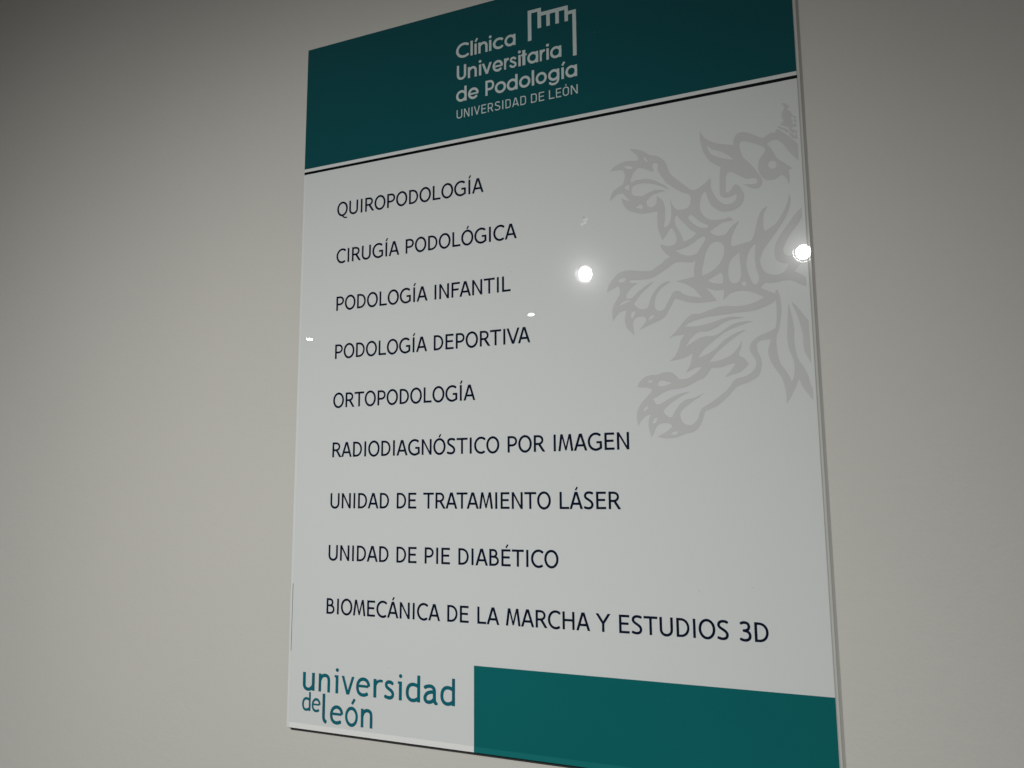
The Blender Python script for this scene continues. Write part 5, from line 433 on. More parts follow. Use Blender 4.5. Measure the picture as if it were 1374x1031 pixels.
 'de': '''617,19527 -15,-2 -21,-8 -24,-14 -20,-21 -18,-28 -11,-28 -7,-30 -3,-37 3,-47 9,-41 12,-30 18,-28 20,-20 24,-15 27,-9 24,-4 21,1 26,4 36,11 2,0 0,-155 4,-1 54,0 2,1 0,3 0,488 -2,3 -57,0 -1,-13 -2,-2 -16,8 -26,10 -23,4 -24,1
619,19460 25,1 21,-5 14,-5 18,-10 17,-12 6,-6 0,-165 -2,-3 -27,-13 -18,-6 -17,-3 -21,0 -12,2 -15,5 -12,7 -12,11 -11,17 -8,20 -5,24 -2,33 2,30 5,24 7,18 8,12 10,10 12,8
932,19530 -20,-5 -18,-9 -21,-15 -20,-22 -14,-23 -12,-31 -7,-37 -2,-36 4,-48 10,-36 4,-10 16,-31 24,-28 25,-18 28,-13 32,-5 31,2 28,9 25,16 27,27 20,37 10,34 4,40 -32,5 -3,2 0,20 -3,0 -192,1 1,26 4,20 6,18 9,16 9,10 13,9 11,5 15,4 17,2 17,-2 17,-3 17,-6 31,-17 5,8 12,9 5,11 2,10 0,13 3,7 -22,14 -19,9 -20,7 -26,5 -22,2
881,19308 3,2 161,0 2,-2 -7,-28 -11,-19 -12,-12 -18,-12 -16,-5 -20,-2 -19,4 -17,7 -17,13 -14,17 -11,20''',
 'leon': '''1277,19792 -18,-5 -27,-15 -26,-25 -19,-31 -10,-25 -7,-35 -5,-76 0,-552 5,-2 80,0 5,2 1,587 3,25 9,31 14,16 27,11 2,3 -1,5 7,15 3,16 -2,20 -8,15 -10,10 -9,5 -5,8
1585,19778 -29,-7 -26,-11 -32,-21 -29,-29 -21,-31 -16,-41 -11,-49 -3,-50 6,-63 15,-49 6,-13 23,-41 35,-37 37,-25 41,-17 46,-7 46,3 41,12 37,21 39,37 30,49 15,45 5,54 -47,7 -4,2 0,27 -4,4 -283,0 2,32 6,27 9,24 13,21 14,13 19,13 16,7 21,5 25,2 25,-2 25,-4 25,-8 45,-23 7,10 18,13 9,14 2,14 0,18 4,9 -32,18 -29,13 -29,9 -37,7 -33,2
1511,19476 4,4 232,0 4,0 3,-4 -13,-36 -14,-22 -17,-16 -26,-15 -24,-8 -29,-2 -29,5 -24,9 -26,17 -20,24 -16,26
2069,19788 -23,-6 -18,-9 -33,-21 -23,-23 -29,-39 -20,-42 -15,-49 -6,-54 2,-49 4,-27 7,-27 17,-44 24,-42 19,-22 34,-30 37,-19 41,-10 41,2 41,12 37,22 33,31 19,25 21,39 17,49 8,54 0,54 -9,49 -15,46 -24,44 -32,38 -33,27 -41,18 -41,7
2075,19698 20,4 26,-1 26,-9 22,-14 21,-21 18,-27 11,-27 9,-35 3,-36 -3,-32 -8,-36 -14,-31 -16,-23 -21,-21 -23,-15 -25,-8 -26,-1 -26,6 -23,11 -14,12 -19,21 -17,27 -12,31 -6,32 -2,36 2,22 7,31 12,32 16,27 19,20 22,16
2400,19766 -4,-4 0,-463 4,-3 76,0 4,3 0,27 37,-23 34,-11 34,-5 33,1 25,4 25,8 21,11 14,10 20,22 18,32 8,27 6,36 3,67 0,257 -2,4 -79,0 -3,-4 0,-275 -2,-36 -4,-26 -9,-23 -13,-13 -20,-9 -33,-3 -34,5 -16,8 -17,13 -21,29 -11,24 -10,27 -4,4 0,275 -4,4
2134,19226 -50,-32 0,-4 82,-130 4,0 56,35 0,5 -83,130''',
 'lion': '''13723,4626 -12,2 -17,6 -6,3 -2,5 4,7 30,34 16,25 5,17 0,21 -5,20 -13,30 -9,17 -23,30 -7,17 -6,29 -4,67 2,35 5,24 11,16 25,24 4,10 -2,4 -7,3 -31,5 -6,4 2,7 18,25 0,9 -11,2 -24,-3 -10,1 -6,6 2,12 18,36 47,10 10,5 41,32 46,24 18,14 8,13 -1,6 -18,-4 -4,3 8,22 28,54 21,30 29,32 16,9 6,-1 6,-5 5,-19 -4,-28 39,46 15,12 12,7 -1,-65 -73,-47 -11,-5 -13,-1 -7,-9 -8,-14 -8,-23 4,-8 12,-5 17,2 44,11 14,-1 17,-7 12,0 1,-62 -1,-4 -22,-10 -14,-4 -43,-1 -6,-4 -4,-6 -3,-13 0,-9 15,-34 2,-15 -5,-13 -22,-27 -5,-27 2,-15 6,-13 9,-7 8,-1 6,6 15,29 13,13 28,15 21,4 0,-48 -1,-3 -25,-12 -40,-13 -17,-47 -8,-10 -22,-18 -3,-6 4,-9 19,-10 2,-6 -6,-6 -33,-20 -30,-21 -15,-17 -6,-29 4,-24 9,-12 27,-10 2,-5 -3,-7 -29,-35 -39,-40 -34,-25 -16,-7
13932,5074 -3,2 0,5 3,19 11,32 23,27 26,18 0,-70 -32,-21 -20,-10
13570,5180 -4,4 5,10 24,31 20,19 18,11 40,19 20,12 41,43 24,20 23,25 12,2 13,-8 7,-11 0,-7 -25,-41 -19,-21 -80,-44 -68,-48 -18,-7
13568,5256 -28,-2 -7,3 -5,17 -3,32 -3,5 -4,3 -21,3 -69,0 -31,5 -31,11 -35,16 -39,20 -54,31 -11,2 -28,-13 -82,-45 -173,-110 -67,-35 -54,-21 -53,-11 -30,-2 -32,2 -38,11 -28,17 -25,22 -25,33 -17,37 -11,42 -4,26 -4,91 -4,5 -8,1 -199,-57 -102,-31 -41,-15 -92,-43 -95,-55 -41,-29 -30,-24 -50,-53 -24,-33 -26,-41 -19,-38 -29,-67 -7,-10 -3,0 -3,16 -3,89 2,70 6,68 38,234 12,45 18,44 96,186 25,43 134,109 117,86 8,11 -1,9 -11,50 -9,50 -14,155 -12,290 5,106 4,21 7,21 23,31 29,23 32,13 47,7 47,0 48,-8 35,-11 50,-24 41,-17 9,-1 5,7 2,47 -2,36 -10,33 -17,32 -25,28 -33,22 -43,18 -41,7 -54,0 -38,-9 -43,-18 -31,-21 -38,-32 -36,-38 -36,-49 -33,-53 -34,-66 -32,-77 -25,-75 -11,-46 -4,-29 5,-32 3,-58 -7,-109 -3,-7 -4,-1 -8,5 -86,83 -36,31 -29,9 -76,54 -61,33 -38,14 -54,9 -18,-1 -28,-4 -31,-14 -37,-29 -69,-69 -150,-143 -178,-183 -24,-29 -29,-45 -27,-63 -22,-66 -20,-83 -26,-68 -19,-39 -19,-33 -32,-41 -18,-19 -24,-24 -39,-31 -38,-27 -30,-16 -48,-20 -56,-11 -39,-10 -37,-17 -35,-26 -43,-40 -32,-26 -56,-39 -67,-37 -49,-19 -113,-36 -95,-24 -7,1 -1,2 9,14 98,108 48,49 18,24 12,24 11,32 17,79 0,7 -3,4 -29,-1 -163,-26 -77,-8 -67,2 -70,11 -87,24 -59,25 -47,24 -51,34 -46,41 -27,27 0,6 10,4 162,0 58,4 39,7 35,13 15,9 14,14 12,18 9,19 14,46 4,53 -3,44 -11,54 -16,44 -33,74 -13,9 -91,40 -84,47 -41,29 -22,23 -18,24 -17,27 -12,25 -20,54 -7,38 -4,41 0,18 3,7 5,0 5,-3 47,-45 66,-58 42,-28 34,-13 46,-10 31,-1 27,5 19,11 22,20 34,42 48,74 20,22 49,47 5,8 -4,4 -18,-1 -47,-14 -64,-34 -73,-44 -7,-2 -4,3 9,48 14,54 18,52 27,57 22,36 35,42 35,33 31,25 52,31 59,26 102,36 75,19 58,8 30,2 209,0 61,-3 46,-4 9,1 5,9 4,51 -6,28 -7,63 -4,81 0,52 8,101 13,78 17,78 17,57 50,147 6,5 8,-6 171,-234 21,-21 21,-13 9,-2 9,7 37,59 37,85 15,45 7,31 6,60 -2,25 -6,37 -15,40 -12,17 -14,15 -18,12 -16,6 -28,4 -31,1 -57,-2 -31,-5 -68,-17 -42,-19 -45,-24 -7,-2 -4,2 1,17 20,75 11,25 18,33 32,45 48,58 84,82 6,10 -8,8 -108,52 -30,18 -14,12 -10,23 -30,24 -215,126 -27,12 -26,8 -37,5 -43,0 -49,-3 -76,-9 -263,-50 -75,-9 -85,-2 -63,6 -43,9 -38,12 -29,12 -32,18 -44,36 -114,116 -45,57 -17,29 -15,29 -32,85 -27,80 0,12 9,0 90,-44 103,-39 34,-17 53,-30 7,-2 5,3 3,5 21,71 11,54 4,36 -3,21 -6,18 -14,32 -68,109 -52,77 -22,43 -25,68 -12,53 -7,49 -2,83 9,149 3,8 4,2 5,-5 57,-83 50,-64 25,-29 27,-23 24,-14 40,-14 101,-17 9,1 3,5 -1,7 -29,103 -12,86 -2,79 6,54 8,38 9,29 11,24 22,38 33,37 53,52 74,83 7,6 5,1 2,-5 -1,-11 -29,-233 1,-53 7,-41 13,-32 21,-30 23,-23 29,-17 21,-7 23,-5 39,-4 51,5 38,11 25,14 21,19 14,22 3,19 -3,22 -7,23 -14,31 -17,24 -49,51 -38,48 -32,47 -2,5 2,3 9,-2 110,-58 65,-29 81,-32 220,-78 50,-26 58,-39 33,-30 27,-36 43,-74 103,-169 65,-119 8,-10 11,1 175,78 89,35 83,23 78,15 89,11 80,4 169,-1 166,-6 30,-3 1,-6 -5,-9 -122,-184 -47,-62 -66,-70 -5,-10 2,-2 15,4 144,62 62,20 36,6 51,3 96,2 10,4 3,10 -4,80 -10,71 -15,66 0,6 2,3 6,-2 6,-5 106,-97 26,-19 33,-17 47,-17 68,-14 61,-7 61,-1 54,6 62,14 65,20 53,20 49,22 90,48 100,61 20,13 2,5 -5,6 -78,45 -48,24 -34,13 -67,21 -60,15 -105,20 -106,10 -95,2 -96,-9 -92,-16 -63,-6 -87,-4 -49,2 -66,11 -117,31 -109,33 -96,34 -66,18 -46,6 -110,-15 -22,2 -20,5 -31,13 -43,26 -34,24 -44,37 -67,69 -95,116 -62,70 -89,89 -104,94 -3,6 5,1 77,-41 29,-12 29,-7 36,-4 181,-7 13,0 4,4 -4,9 -61,74 -23,38 -18,49 -23,92 -18,55 -36,79 -28,52 -29,42 -25,33 -42,38 -50,38 -4,4 0,5 4,2 11,-1 142,-20 144,-31 82,-27 38,-17 97,-49 9,-2 3,2 1,7 -13,61 -31,132 -15,48 -25,56 -29,49 -51,79 -4,9 -1,6 5,1 6,-2 159,-77 40,-17 22,-7 35,-7 39,-4 56,-2 4,0 3,5 -5,8 -41,44 -50,49 -46,38 -45,32 -42,27 -47,25 -57,23 -46,12 -26,4 -28,1 -103,-8 -8,-7 -45,-63 -28,-30 -33,-32 -21,-18 -30,-17 -27,-10 -33,-7 -39,-5 -60,3 -59,9 -27,8 -61,22 -29,6 -47,3 -72,-5 -34,1 -47,6 -50,12 -63,24 -48,29 -42,35 -40,45 -22,32 -42,77 -3,6 2,6 36,7 82,9 79,5 36,4 27,7 40,13 29,15 18,16 4,9 2,9 -10,26 -38,55 -162,162 -49,56 -54,76 -31,57 -13,31 -15,49 -7,38 -7,54 -1,40 2,32 4,36 15,85 7,34 3,6 5,-1 69,-111 37,-44 37,-35 28,-19 30,-15 32,-11 65,-20 7,-1 5,2 -2,10 -37,72 -11,35 -13,64 -4,62 4,72 14,74 30,101 20,53 5,8 5,-1 5,-10 83,-197 13,-24 14,-19 34,-32 34,-23 36,-14 45,-8 26,-2 62,3 29,4 34,10 28,16 25,22 11,20 0,15 -11,20 -27,25 -40,32 -34,25 -44,27 -52,28 -136,65 -2,4 4,5 36,11 64,17 85,12 90,2 57,-2 64,-7 71,-14 36,-11 95,-40 50,-19 35,-8 97,-13 44,-14 37,-17 48,-30 32,-29 26,-34 23,-36 41,-77 36,-81 24,-66 25,-93 6,-10 116,-40 94,-39 61,-31 75,-49 88,-70 90,-85 64,-67 87,-102 28,-26 37,-25 38,-20 50,-21 34,-10 68,-15 48,-17 119,-56 60,-25 37,-22 23,-24 17,-24 24,-46 17,-44 16,-49 9,-40 6,-40 3,-52 -4,-60 -13,-70 -17,-49 -32,-69 -13,-42 -7,-59 -2,-52 2,-31 3,-17 6,-14 22,-29 35,-25 23,-10 20,-5 55,-6 53,0 83,6 5,3 3,3 -2,9 -52,157 -14,55 -6,49 7,72 13,61 11,39 34,95 18,40 34,62 53,89 66,102 23,52 20,59 20,75 17,79 21,134 5,95 -6,150 1,1 7,-4 26,-34 37,-55 30,-51 80,-157 102,-219 7,-8 6,7 43,130 26,56 27,44 99,151 47,66 23,23 0,-258 -28,-64 -16,-55 -21,-125 -15,-61 -29,-88 -33,-78 -19,-35 -69,-106 -24,-48 -18,-54 -23,-100 -22,-142 -7,-98 0,-107 11,-170 -1,-60 -7,-102 -17,-143 -35,-183 -24,-154 -4,-4 -5,19 -28,214 -12,182 -21,258 -5,101 0,64 7,105 8,57 9,49 19,64 40,111 25,102 11,79 2,81 -12,104 -9,53 -14,60 -10,33 -11,22 -20,28 -4,2 -4,-1 -3,-7 -29,-99 -27,-63 -56,-97 -73,-105 -24,-53 -12,-43 -25,-130 -12,-93 -6,-72 -5,-103 0,-58 3,-56 8,-62 10,-40 33,-66 21,-67 13,-57 22,-117 27,-167 7,-57 4,-82 -4,-116 -13,-132 -17,-89 -23,-84 -6,-8 -6,-1 -12,4 -17,10 -10,18 -11,43 -4,5 -5,1 -283,-156 -8,-5 -2,-5 5,-8 61,-72 21,-16 21,-9 14,-2 25,3 64,16 71,1 83,-7 106,-17 63,-6 38,-1 42,5 20,5 29,10 41,17 44,25 75,51 156,80 0,-213 -26,-18 -44,-43 -24,-19 -131,-85 -8,-5 -2,-5 3,-7 64,-68 65,-75 12,-4 92,-5 0,-149 -151,-31 -103,-26 -32,-4 -48,-2 -31,-9 -37,-22 -14,-13 -14,-18 -16,-35 -6,-38 1,-16 6,-30 24,-73 25,-53 50,-93 26,-43 48,-71 106,-130 72,-94 62,-88 32,-37 0,-232 -2,-2 -33,21 -49,40 -64,66 -41,50 -239,313 -54,73 -69,106 -46,85 -17,40 -7,26 -8,39 -8,57 -3,70 1,61 5,44 11,42 13,23 17,23 28,25 27,19 38,19 35,15 46,12 61,13 4,3 2,7 -29,69 -30,53 -27,32 -32,25 -42,22 -45,13 -63,5 -22,0 -38,-4 -40,-10 -45,-14 -45,-21 -26,-18 -18,-16 -18,-20 -23,-29 -16,-27 -20,-40 -15,-37 -11,-39 -7,-34 -3,-36 2,-47 7,-35 10,-39 24,-68 20,-44 41,-71 29,-41 104,-125 209,-268 47,-65 59,-88 33,-55 50,-91 32,-69 21,-55 26,-81 14,-65 8,-62 1,-67 -5,-55 -6,-30 -5,-10 -4,2 -5,15 -40,155 -14,45 -30,74 -34,69 -43,74 -54,82 -78,107 -50,54 -44,31 -171,98 -10,2 -6,-9 -20,-77 -7,-62 0,-34 7,-148 4,-40 9,-42 8,-23 84,-146 0,-9 -8,1 -75,40 -31,23 -19,17 -13,17 -32,54 -34,79 -21,62 -30,109 -34,145 -30,104 -22,53 -19,36 -20,27 -20,17 -28,13 -91,10 -238,51 -36,3 -17,-4 -17,-10 -14,-17 -6,-17 -1,-21 7,-69 15,-76 10,-35 16,-43 38,-84 122,-209 3,-6 0,-6 -4,-1 -11,5 -80,43 -31,20 -45,35 -58,59 -59,84 -26,23 -27,16 -28,11 -20,5 -47,2 -49,-6 -24,-6 -34,-12 -32,-15 -42,-28 -66,-58 -6,-10 8,-8 111,-72 138,-80 42,-21 41,-11 103,-2 101,-10 11,-3 2,-5 -24,-30 -31,-30 -18,-12 -15,-4 -13,-2 -22,4 -56,17 -24,4 -95,3 -116,-8 -63,-8 -32,-9 -41,-17 -49,-33 -44,-40 -38,-43 -28,-40 -26,-50 -12,-38 -9,-43 -5,-48 -1,-56 8,-60 14,-66 17,-53 18,-45 19,-34 44,-57 7,-6 4,0 7,5 30,42 7,58 23,80 27,84 18,45 21,39 18,28 21,27 36,37 64,54 43,28 34,17 38,14 28,8 42,6 37,3 49,0 65,-5 41,-8 23,-8 55,-23 52,-30 47,-40 17,-20 23,-37 23,-52 9,-33 6,-36 1,-51 -4,-28 -8,-36 -24,-68 -32,-61 -18,-26 -20,-24 -29,-27 -23,-14 -19,-6 -32,4 -18,9 -11,12 -39,68 -33,39 -20,19 -20,11 -21,4 -33,0 -4,-3 -3,-5 -5,-71 14,-263 6,-48 13,-54 13,-26 8,-10 12,-10 29,-12 22,-3 13,2 23,9 35,20 77,57 110,75 63,50 25,15 25,9 24,3 27,2 66,-4 29,3 48,13 14,7 10,9 9,13 7,17 5,24 0,18 -6,22 -6,13 -10,11 -13,7 -32,3 -61,-2 -119,-22 -23,-6 -32,-5 -11,1 6,8 54,34 65,48 56,32 35,16 37,10 36,3 35,-2 28,-10 19,-14 24,-25 15,-25 9,-29 4,-26 2,-34 -3,-26 -6,-26 -35,-80 -64,-112 -117,-192 -37,-50 -88,-98 -43,-58 -21,-34 -17,-40 -17,-71 -20,-109 -6,-62 4,-39 13,-33 18,-21 11,-6 11,-3 15,-1 36,7 50,15 71,32 108,55 121,69 63,40 20,22 14,20 10,18 6,17 1,14 -2,18 -7,27 -12,23 -11,18 -81,90 -22,33 -9,19 -11,35 -18,80 -7,36 1,32 5,43 9,47 12,41 18,50 15,32 15,26 19,26 19,19 20,16 32,20 19,9 30,10 46,7 47,3 50,-5 35,-13 30,-17 32,-22 45,-39 7,-3 4,2 58,56 23,31 13,21 28,59 11,36 13,58 3,6 4,2 5,-15 15,-79 6,-41 3,-45 -2,-32 -12,-61 -4,-30 7,-40 5,-15 4,-4 63,1 7,-2 0,-5 -129,-125 -119,-106 -50,-52 -32,-36 -19,-30 -15,-30 -64,-165 -19,-39 -31,-47 -50,-58 -3,-10 42,-37 24,-14 34,-14 44,-8 31,1 33,9 38,20 28,20 25,24 24,27 43,57 58,95 46,84 28,47 34,46 145,185 0,-408 -39,-58 -37,-49 -87,-93 -63,-74 -47,-45 -70,-51 -18,-34 -20,-23 -22,-13
13816,5378 -1,10 19,70 11,25 15,23 21,19 30,17 52,19 29,5 -1,-101 -40,-22 -13,-4 -2,2 2,7 22,46 -2,3 -4,-2 -21,-17 -41,-48 -17,-16 -45,-31 -10,-5
11938,5335 11,10 51,69 21,22 27,22 41,26 39,22 127,53 40,24 30,22 75,63 65,60 59,63 9,12 0,5 -7,2 -26,-5 -64,-16 -68,-22 -84,-32 -75,-35 -83,-45 -36,-22 -32,-24 -20,-18 -23,-27 -27,-44 -17,-34 -13,-38 -11,-45 -10,-52 -1,-12
10381,5364 7,0 19,12 28,27 15,23 31,58 8,16 -1,8 -6,1 -14,-4 -16,-8 -20,-18 -21,-26 -11,-17 -9,-22 -10,-38
13403,5998 18,2 16,6 16,7 17,13 13,13 8,13 12,35 3,30 -4,18 -8,21 -18,23 -15,9 -13,4 -25,4 -18,-2 -21,-6 -20,-11 -15,-12 -12,-13 -11,-23 -7,-20 -3,-23 1,-16 9,-26 11,-19 12,-12 15,-8 21,-6
10663,5561 19,1 16,8 15,15 13,21 7,18 2,17 -10,69 -1,32 8,42 17,49 34,66 112,186 30,43 41,43 77,68 104,83 80,60 69,48 36,23 29,15 60,25 35,22 21,22 14,19 10,23 5,24 -1,40 -18,97 -15,46 -19,29 -15,16 -17,12 -23,12 -23,8 -54,9 -67,1 -52,-11 -22,-8 -20,-10 -20,-12 -15,-14 -27,-32 -23,-35 -21,-43 -11,-30 -30,-104 -10,-27 -5,-3 0,17 18,149 8,117 0,45 -3,83 -10,91 -12,50 -14,38 -28,55 -16,22 -19,18 -37,27 -12,5 -11,-4 -20,-15 -8,-13 -2,-15 2,-21 17,-71 17,-133 6,-120 -2,-91 -11,-83 -10,-47 -14,-45 -21,-41 -25,-34 -49,-50 -56,-45 -7,-4 -5,0 -2,9 8,35 4,32 -1,36 -5,35 -14,36 -27,42 -16,16 -13,9 -14,7 -23,7 -37,3 -21,-3 -21,-9 -20,-14 -21,-20 -15,-23 -10,-20 -7,-28 -1,-22 1,-19 4,-16 16,-27 110,-91 34,-21 45,-17 79,-16 41,-6 141,-8 13,-3 2,-2 -2,-3 -76,-27 -78,-22 -50,-8 -46,0 -69,11 -58,14 -92,35 -68,32 -22,8 -26,4 -33,0 -58,-9 -30,-8 -50,-16 -37,-19 -21,-16 -16,-20 -9,-23 -6,-33 -2,-30 1,-31 7,-41 6,-16 9,-13 29,-24 48,-21 43,-9 73,-3 52,1 56,5 91,15 34,8 72,24 89,36 73,35 64,34 67,41 112,73 7,3 4,-1 -4,-8 -10,-14 -68,-83 -27,-26 -36,-29 -206,-137 -43,-23 -44,-18 -39,-14 -56,-15 -46,-8 -54,-3 -142,-2 -47,4 -31,9 -39,27 -17,5 -11,-2 -12,-5 -12,-9 -7,-10 -2,-12 0,-22 12,-44 22,-65 23,-50 22,-33 20,-24 21,-20 75,-62 9,-2 19,4 66,19 28,11 95,47 105,64 21,8 21,2 14,-4 8,-6 4,-6 1,-12 -2,-18 -26,-94 -2,-13 2,-12 10,-20 16,-17 19,-10
9950,5521 32,4 45,11 26,9 17,10 9,10 5,11 -1,37 -3,9 -8,2 -69,-7 -38,-13 -30,-20 -57,-51 -4,-6 -1,-5 13,-3
9958,6034 19,1 10,3 7,7 5,10 2,20 -3,29 -9,60 -3,7 -3,2 -14,-5 -40,-26 -47,-45 -7,-11 5,-9 35,-28 22,-11
10262,6577 19,2 20,9 13,11 10,16 3,13 -1,31 -6,40 -6,7 -18,-3 -86,-25 -47,-16 -9,-5 -1,-5 5,-7 63,-51 22,-13
11481,7030 17,3 18,12 127,139 60,52 79,57 66,33 24,16 10,13 3,12 -2,20 -9,17 -9,6 -11,3 -33,1 -61,-11 -43,-14 -48,-23 -41,-26 -34,-27 -39,-35 -51,-54 -39,-48 -23,-39 -18,-40 -2,-12 1,-12 10,-16 8,-9 15,-9
11141,6996 7,-1 7,2 13,12 54,94 164,203 46,63 26,29 34,32 71,43 15,12 7,9 4,10 0,9 -11,24 -20,22 -34,29 -21,15 -43,21 -124,47 -16,3 -13,0 -11,-4 -6,-7 -7,-19 -11,-51 -45,-130 -28,-63 -81,-164 -13,-37 -8,-67 2,-54 3,-21 6,-21 7,-15 14,-17
11747,7614 15,1 13,4 11,7 13,13 8,15 4,12 0,14 -5,16 -16,30 -39,59 -64,86 -13,22 -33,67 -10,17 -22,25 -16,11 -18,9 -53,17 -60,7 -25,0 -64,-8 -41,-11 -66,-25 -44,-22 -61,-42 -71,-56 0,-5 8,-3 95,-15 95,-21 47,-14 49,-17 57,-27 63,-35 36,-22 71,-48 43,-25 55,-26
12050,7777 27,3 28,7 25,11 23,14 21,17 21,25 14,22 12,29 7,33 3,34 -1,48 -3,36 -11,60 -14,46 -16,39 -19,41 -14,23 -27,40 -23,29 -45,50 -64,55 -81,54 -57,29 -90,36 -53,14 -11,0 -4,-4 -1,-4 -2,-65 2,-45 6,-40 38,-149 32,-162 12,-37 20,-53 19,-39 33,-57 43,-61 26,-30 23,-19 35,-19 35,-10
12941,7962 7,1 1,9 -27,156 -9,106 -3,53 1,79 7,81 15,102 9,41 27,95 10,41 3,31 -1,33 -9,46 -15,31 -19,25 -20,18 -17,11 -14,3 -16,-6 -16,-17 -14,-20 -23,-42 -27,-66 -28,-95 -22,-87 -16,-82 -6,-95 4,-76 9,-64 14,-50 25,-64 32,-64 37,-58 20,-26 15,-16 22,-16 21,-11
12565,8113 7,0 3,8 -4,88 1,76 14,187 6,140 -1,37 -4,27 -8,35 -13,36 -14,30 -19,25 -20,18 -29,17 -27,9 -28,1 -21,-6 -18,-8 -17,-11 -13,-13 -25,-39 -11,-26 -12,-32 -10,-51 -4,-64 3,-69 14,-114 11,-46 14,-43 22,-41 22,-29 48,-50 27,-22 33,-24
11548,8190 9,0 2,6 -27,89 -19,113 -3,43 6,49 -3,75 -4,11 -11,4 -392,58 -13,3 -2,5 13,7 88,29 78,34 81,44 68,49 49,44 48,52 144,185 5,9 -3,5 -10,-1 -109,-31 -107,-19 -63,-17 -67,-29 -63,-36 -23,-18 -43,-41 -26,-18 -42,-14 -33,-4 -18,2 -23,7 -27,16 -22,19 -16,22 -69,119 -102,188 -20,29 -16,18 -16,12 -18,10 -23,8 -21,4 -43,0 -27,-6 -15,-7 -10,-8 -15,-18 -16,-27 -13,-36 -6,-44 2,-60 7,-60 11,-52 14,-45 18,-38 30,-50 34,-43 33,-34 47,-41 63,-46 73,-43 73,-38 11,-8 0,-5 -8,-1 -65,2 -50,6 -32,8 -32,13 -41,21 -33,21 -37,28 -45,41 -47,50 -59,80 -45,81 -25,58 -49,156 -10,20 -12,15 -18,12 -19,7 -25,6 -33,3 -23,1 -20,-3 -32,-7 -32,-11 -27,-17 -25,-20 -21,-19 -40,-44 -10,-15 -5,-15 1,-14 6,-13 130,-160 54,-58 95,-83 186,-155 26,-25 3,-4 -2,-1 -11,2 -28,10 -72,32 -87,44 -77,46 -69,48 -79,62 -31,28 -43,44 -25,22 -19,12 -28,11 -26,5 -80,4 -7,-1 -4,-4 -5,-52 1,-24 4,-18 6,-21 10,-20 31,-44 45,-52 29,-27 32,-26 47,-33 83,-43 10,-9 -1,-2 -6,-2 -114,-11 -83,-15 -4,-5 0,-5 13,-24 9,-13 16,-12 23,-6 37,-1 49,8 86,10 217,5 53,-1 46,-9 25,-8 31,-14 136,-66 95,-56 233,-148 51,-24 40,-12 39,-4 53,2 157,30 130,16 11,-1
12122,8554 19,2 12,11 9,21 6,33 9,93 0,32 -2,27 -4,15 -7,13 -11,9 -21,6 -39,-2 -63,-12 -56,-13 -38,-13 -42,-18 -30,-19 -38,-31 0,-6 5,-5 82,-45 165,-84 20,-8
9754,8412 62,6 21,7 12,9 2,10 -5,14 -12,18 -20,22 -29,19 -26,5 -40,-4 -54,-13 -6,-4 -1,-10 13,-31 11,-21 9,-10 12,-8 12,-5
12632,8817 23,3 16,8 14,15 8,19 1,20 -7,24 -14,15 -17,8 -19,1 -23,-10 -15,-14 -8,-20 -1,-26 8,-22 13,-13
9889,8987 57,5 23,6 2,2 -3,4 -98,28 -95,43 -48,17 -45,13 -7,1 -3,-2 7,-14 31,-39 24,-22 12,-8 28,-13 29,-9 40,-8
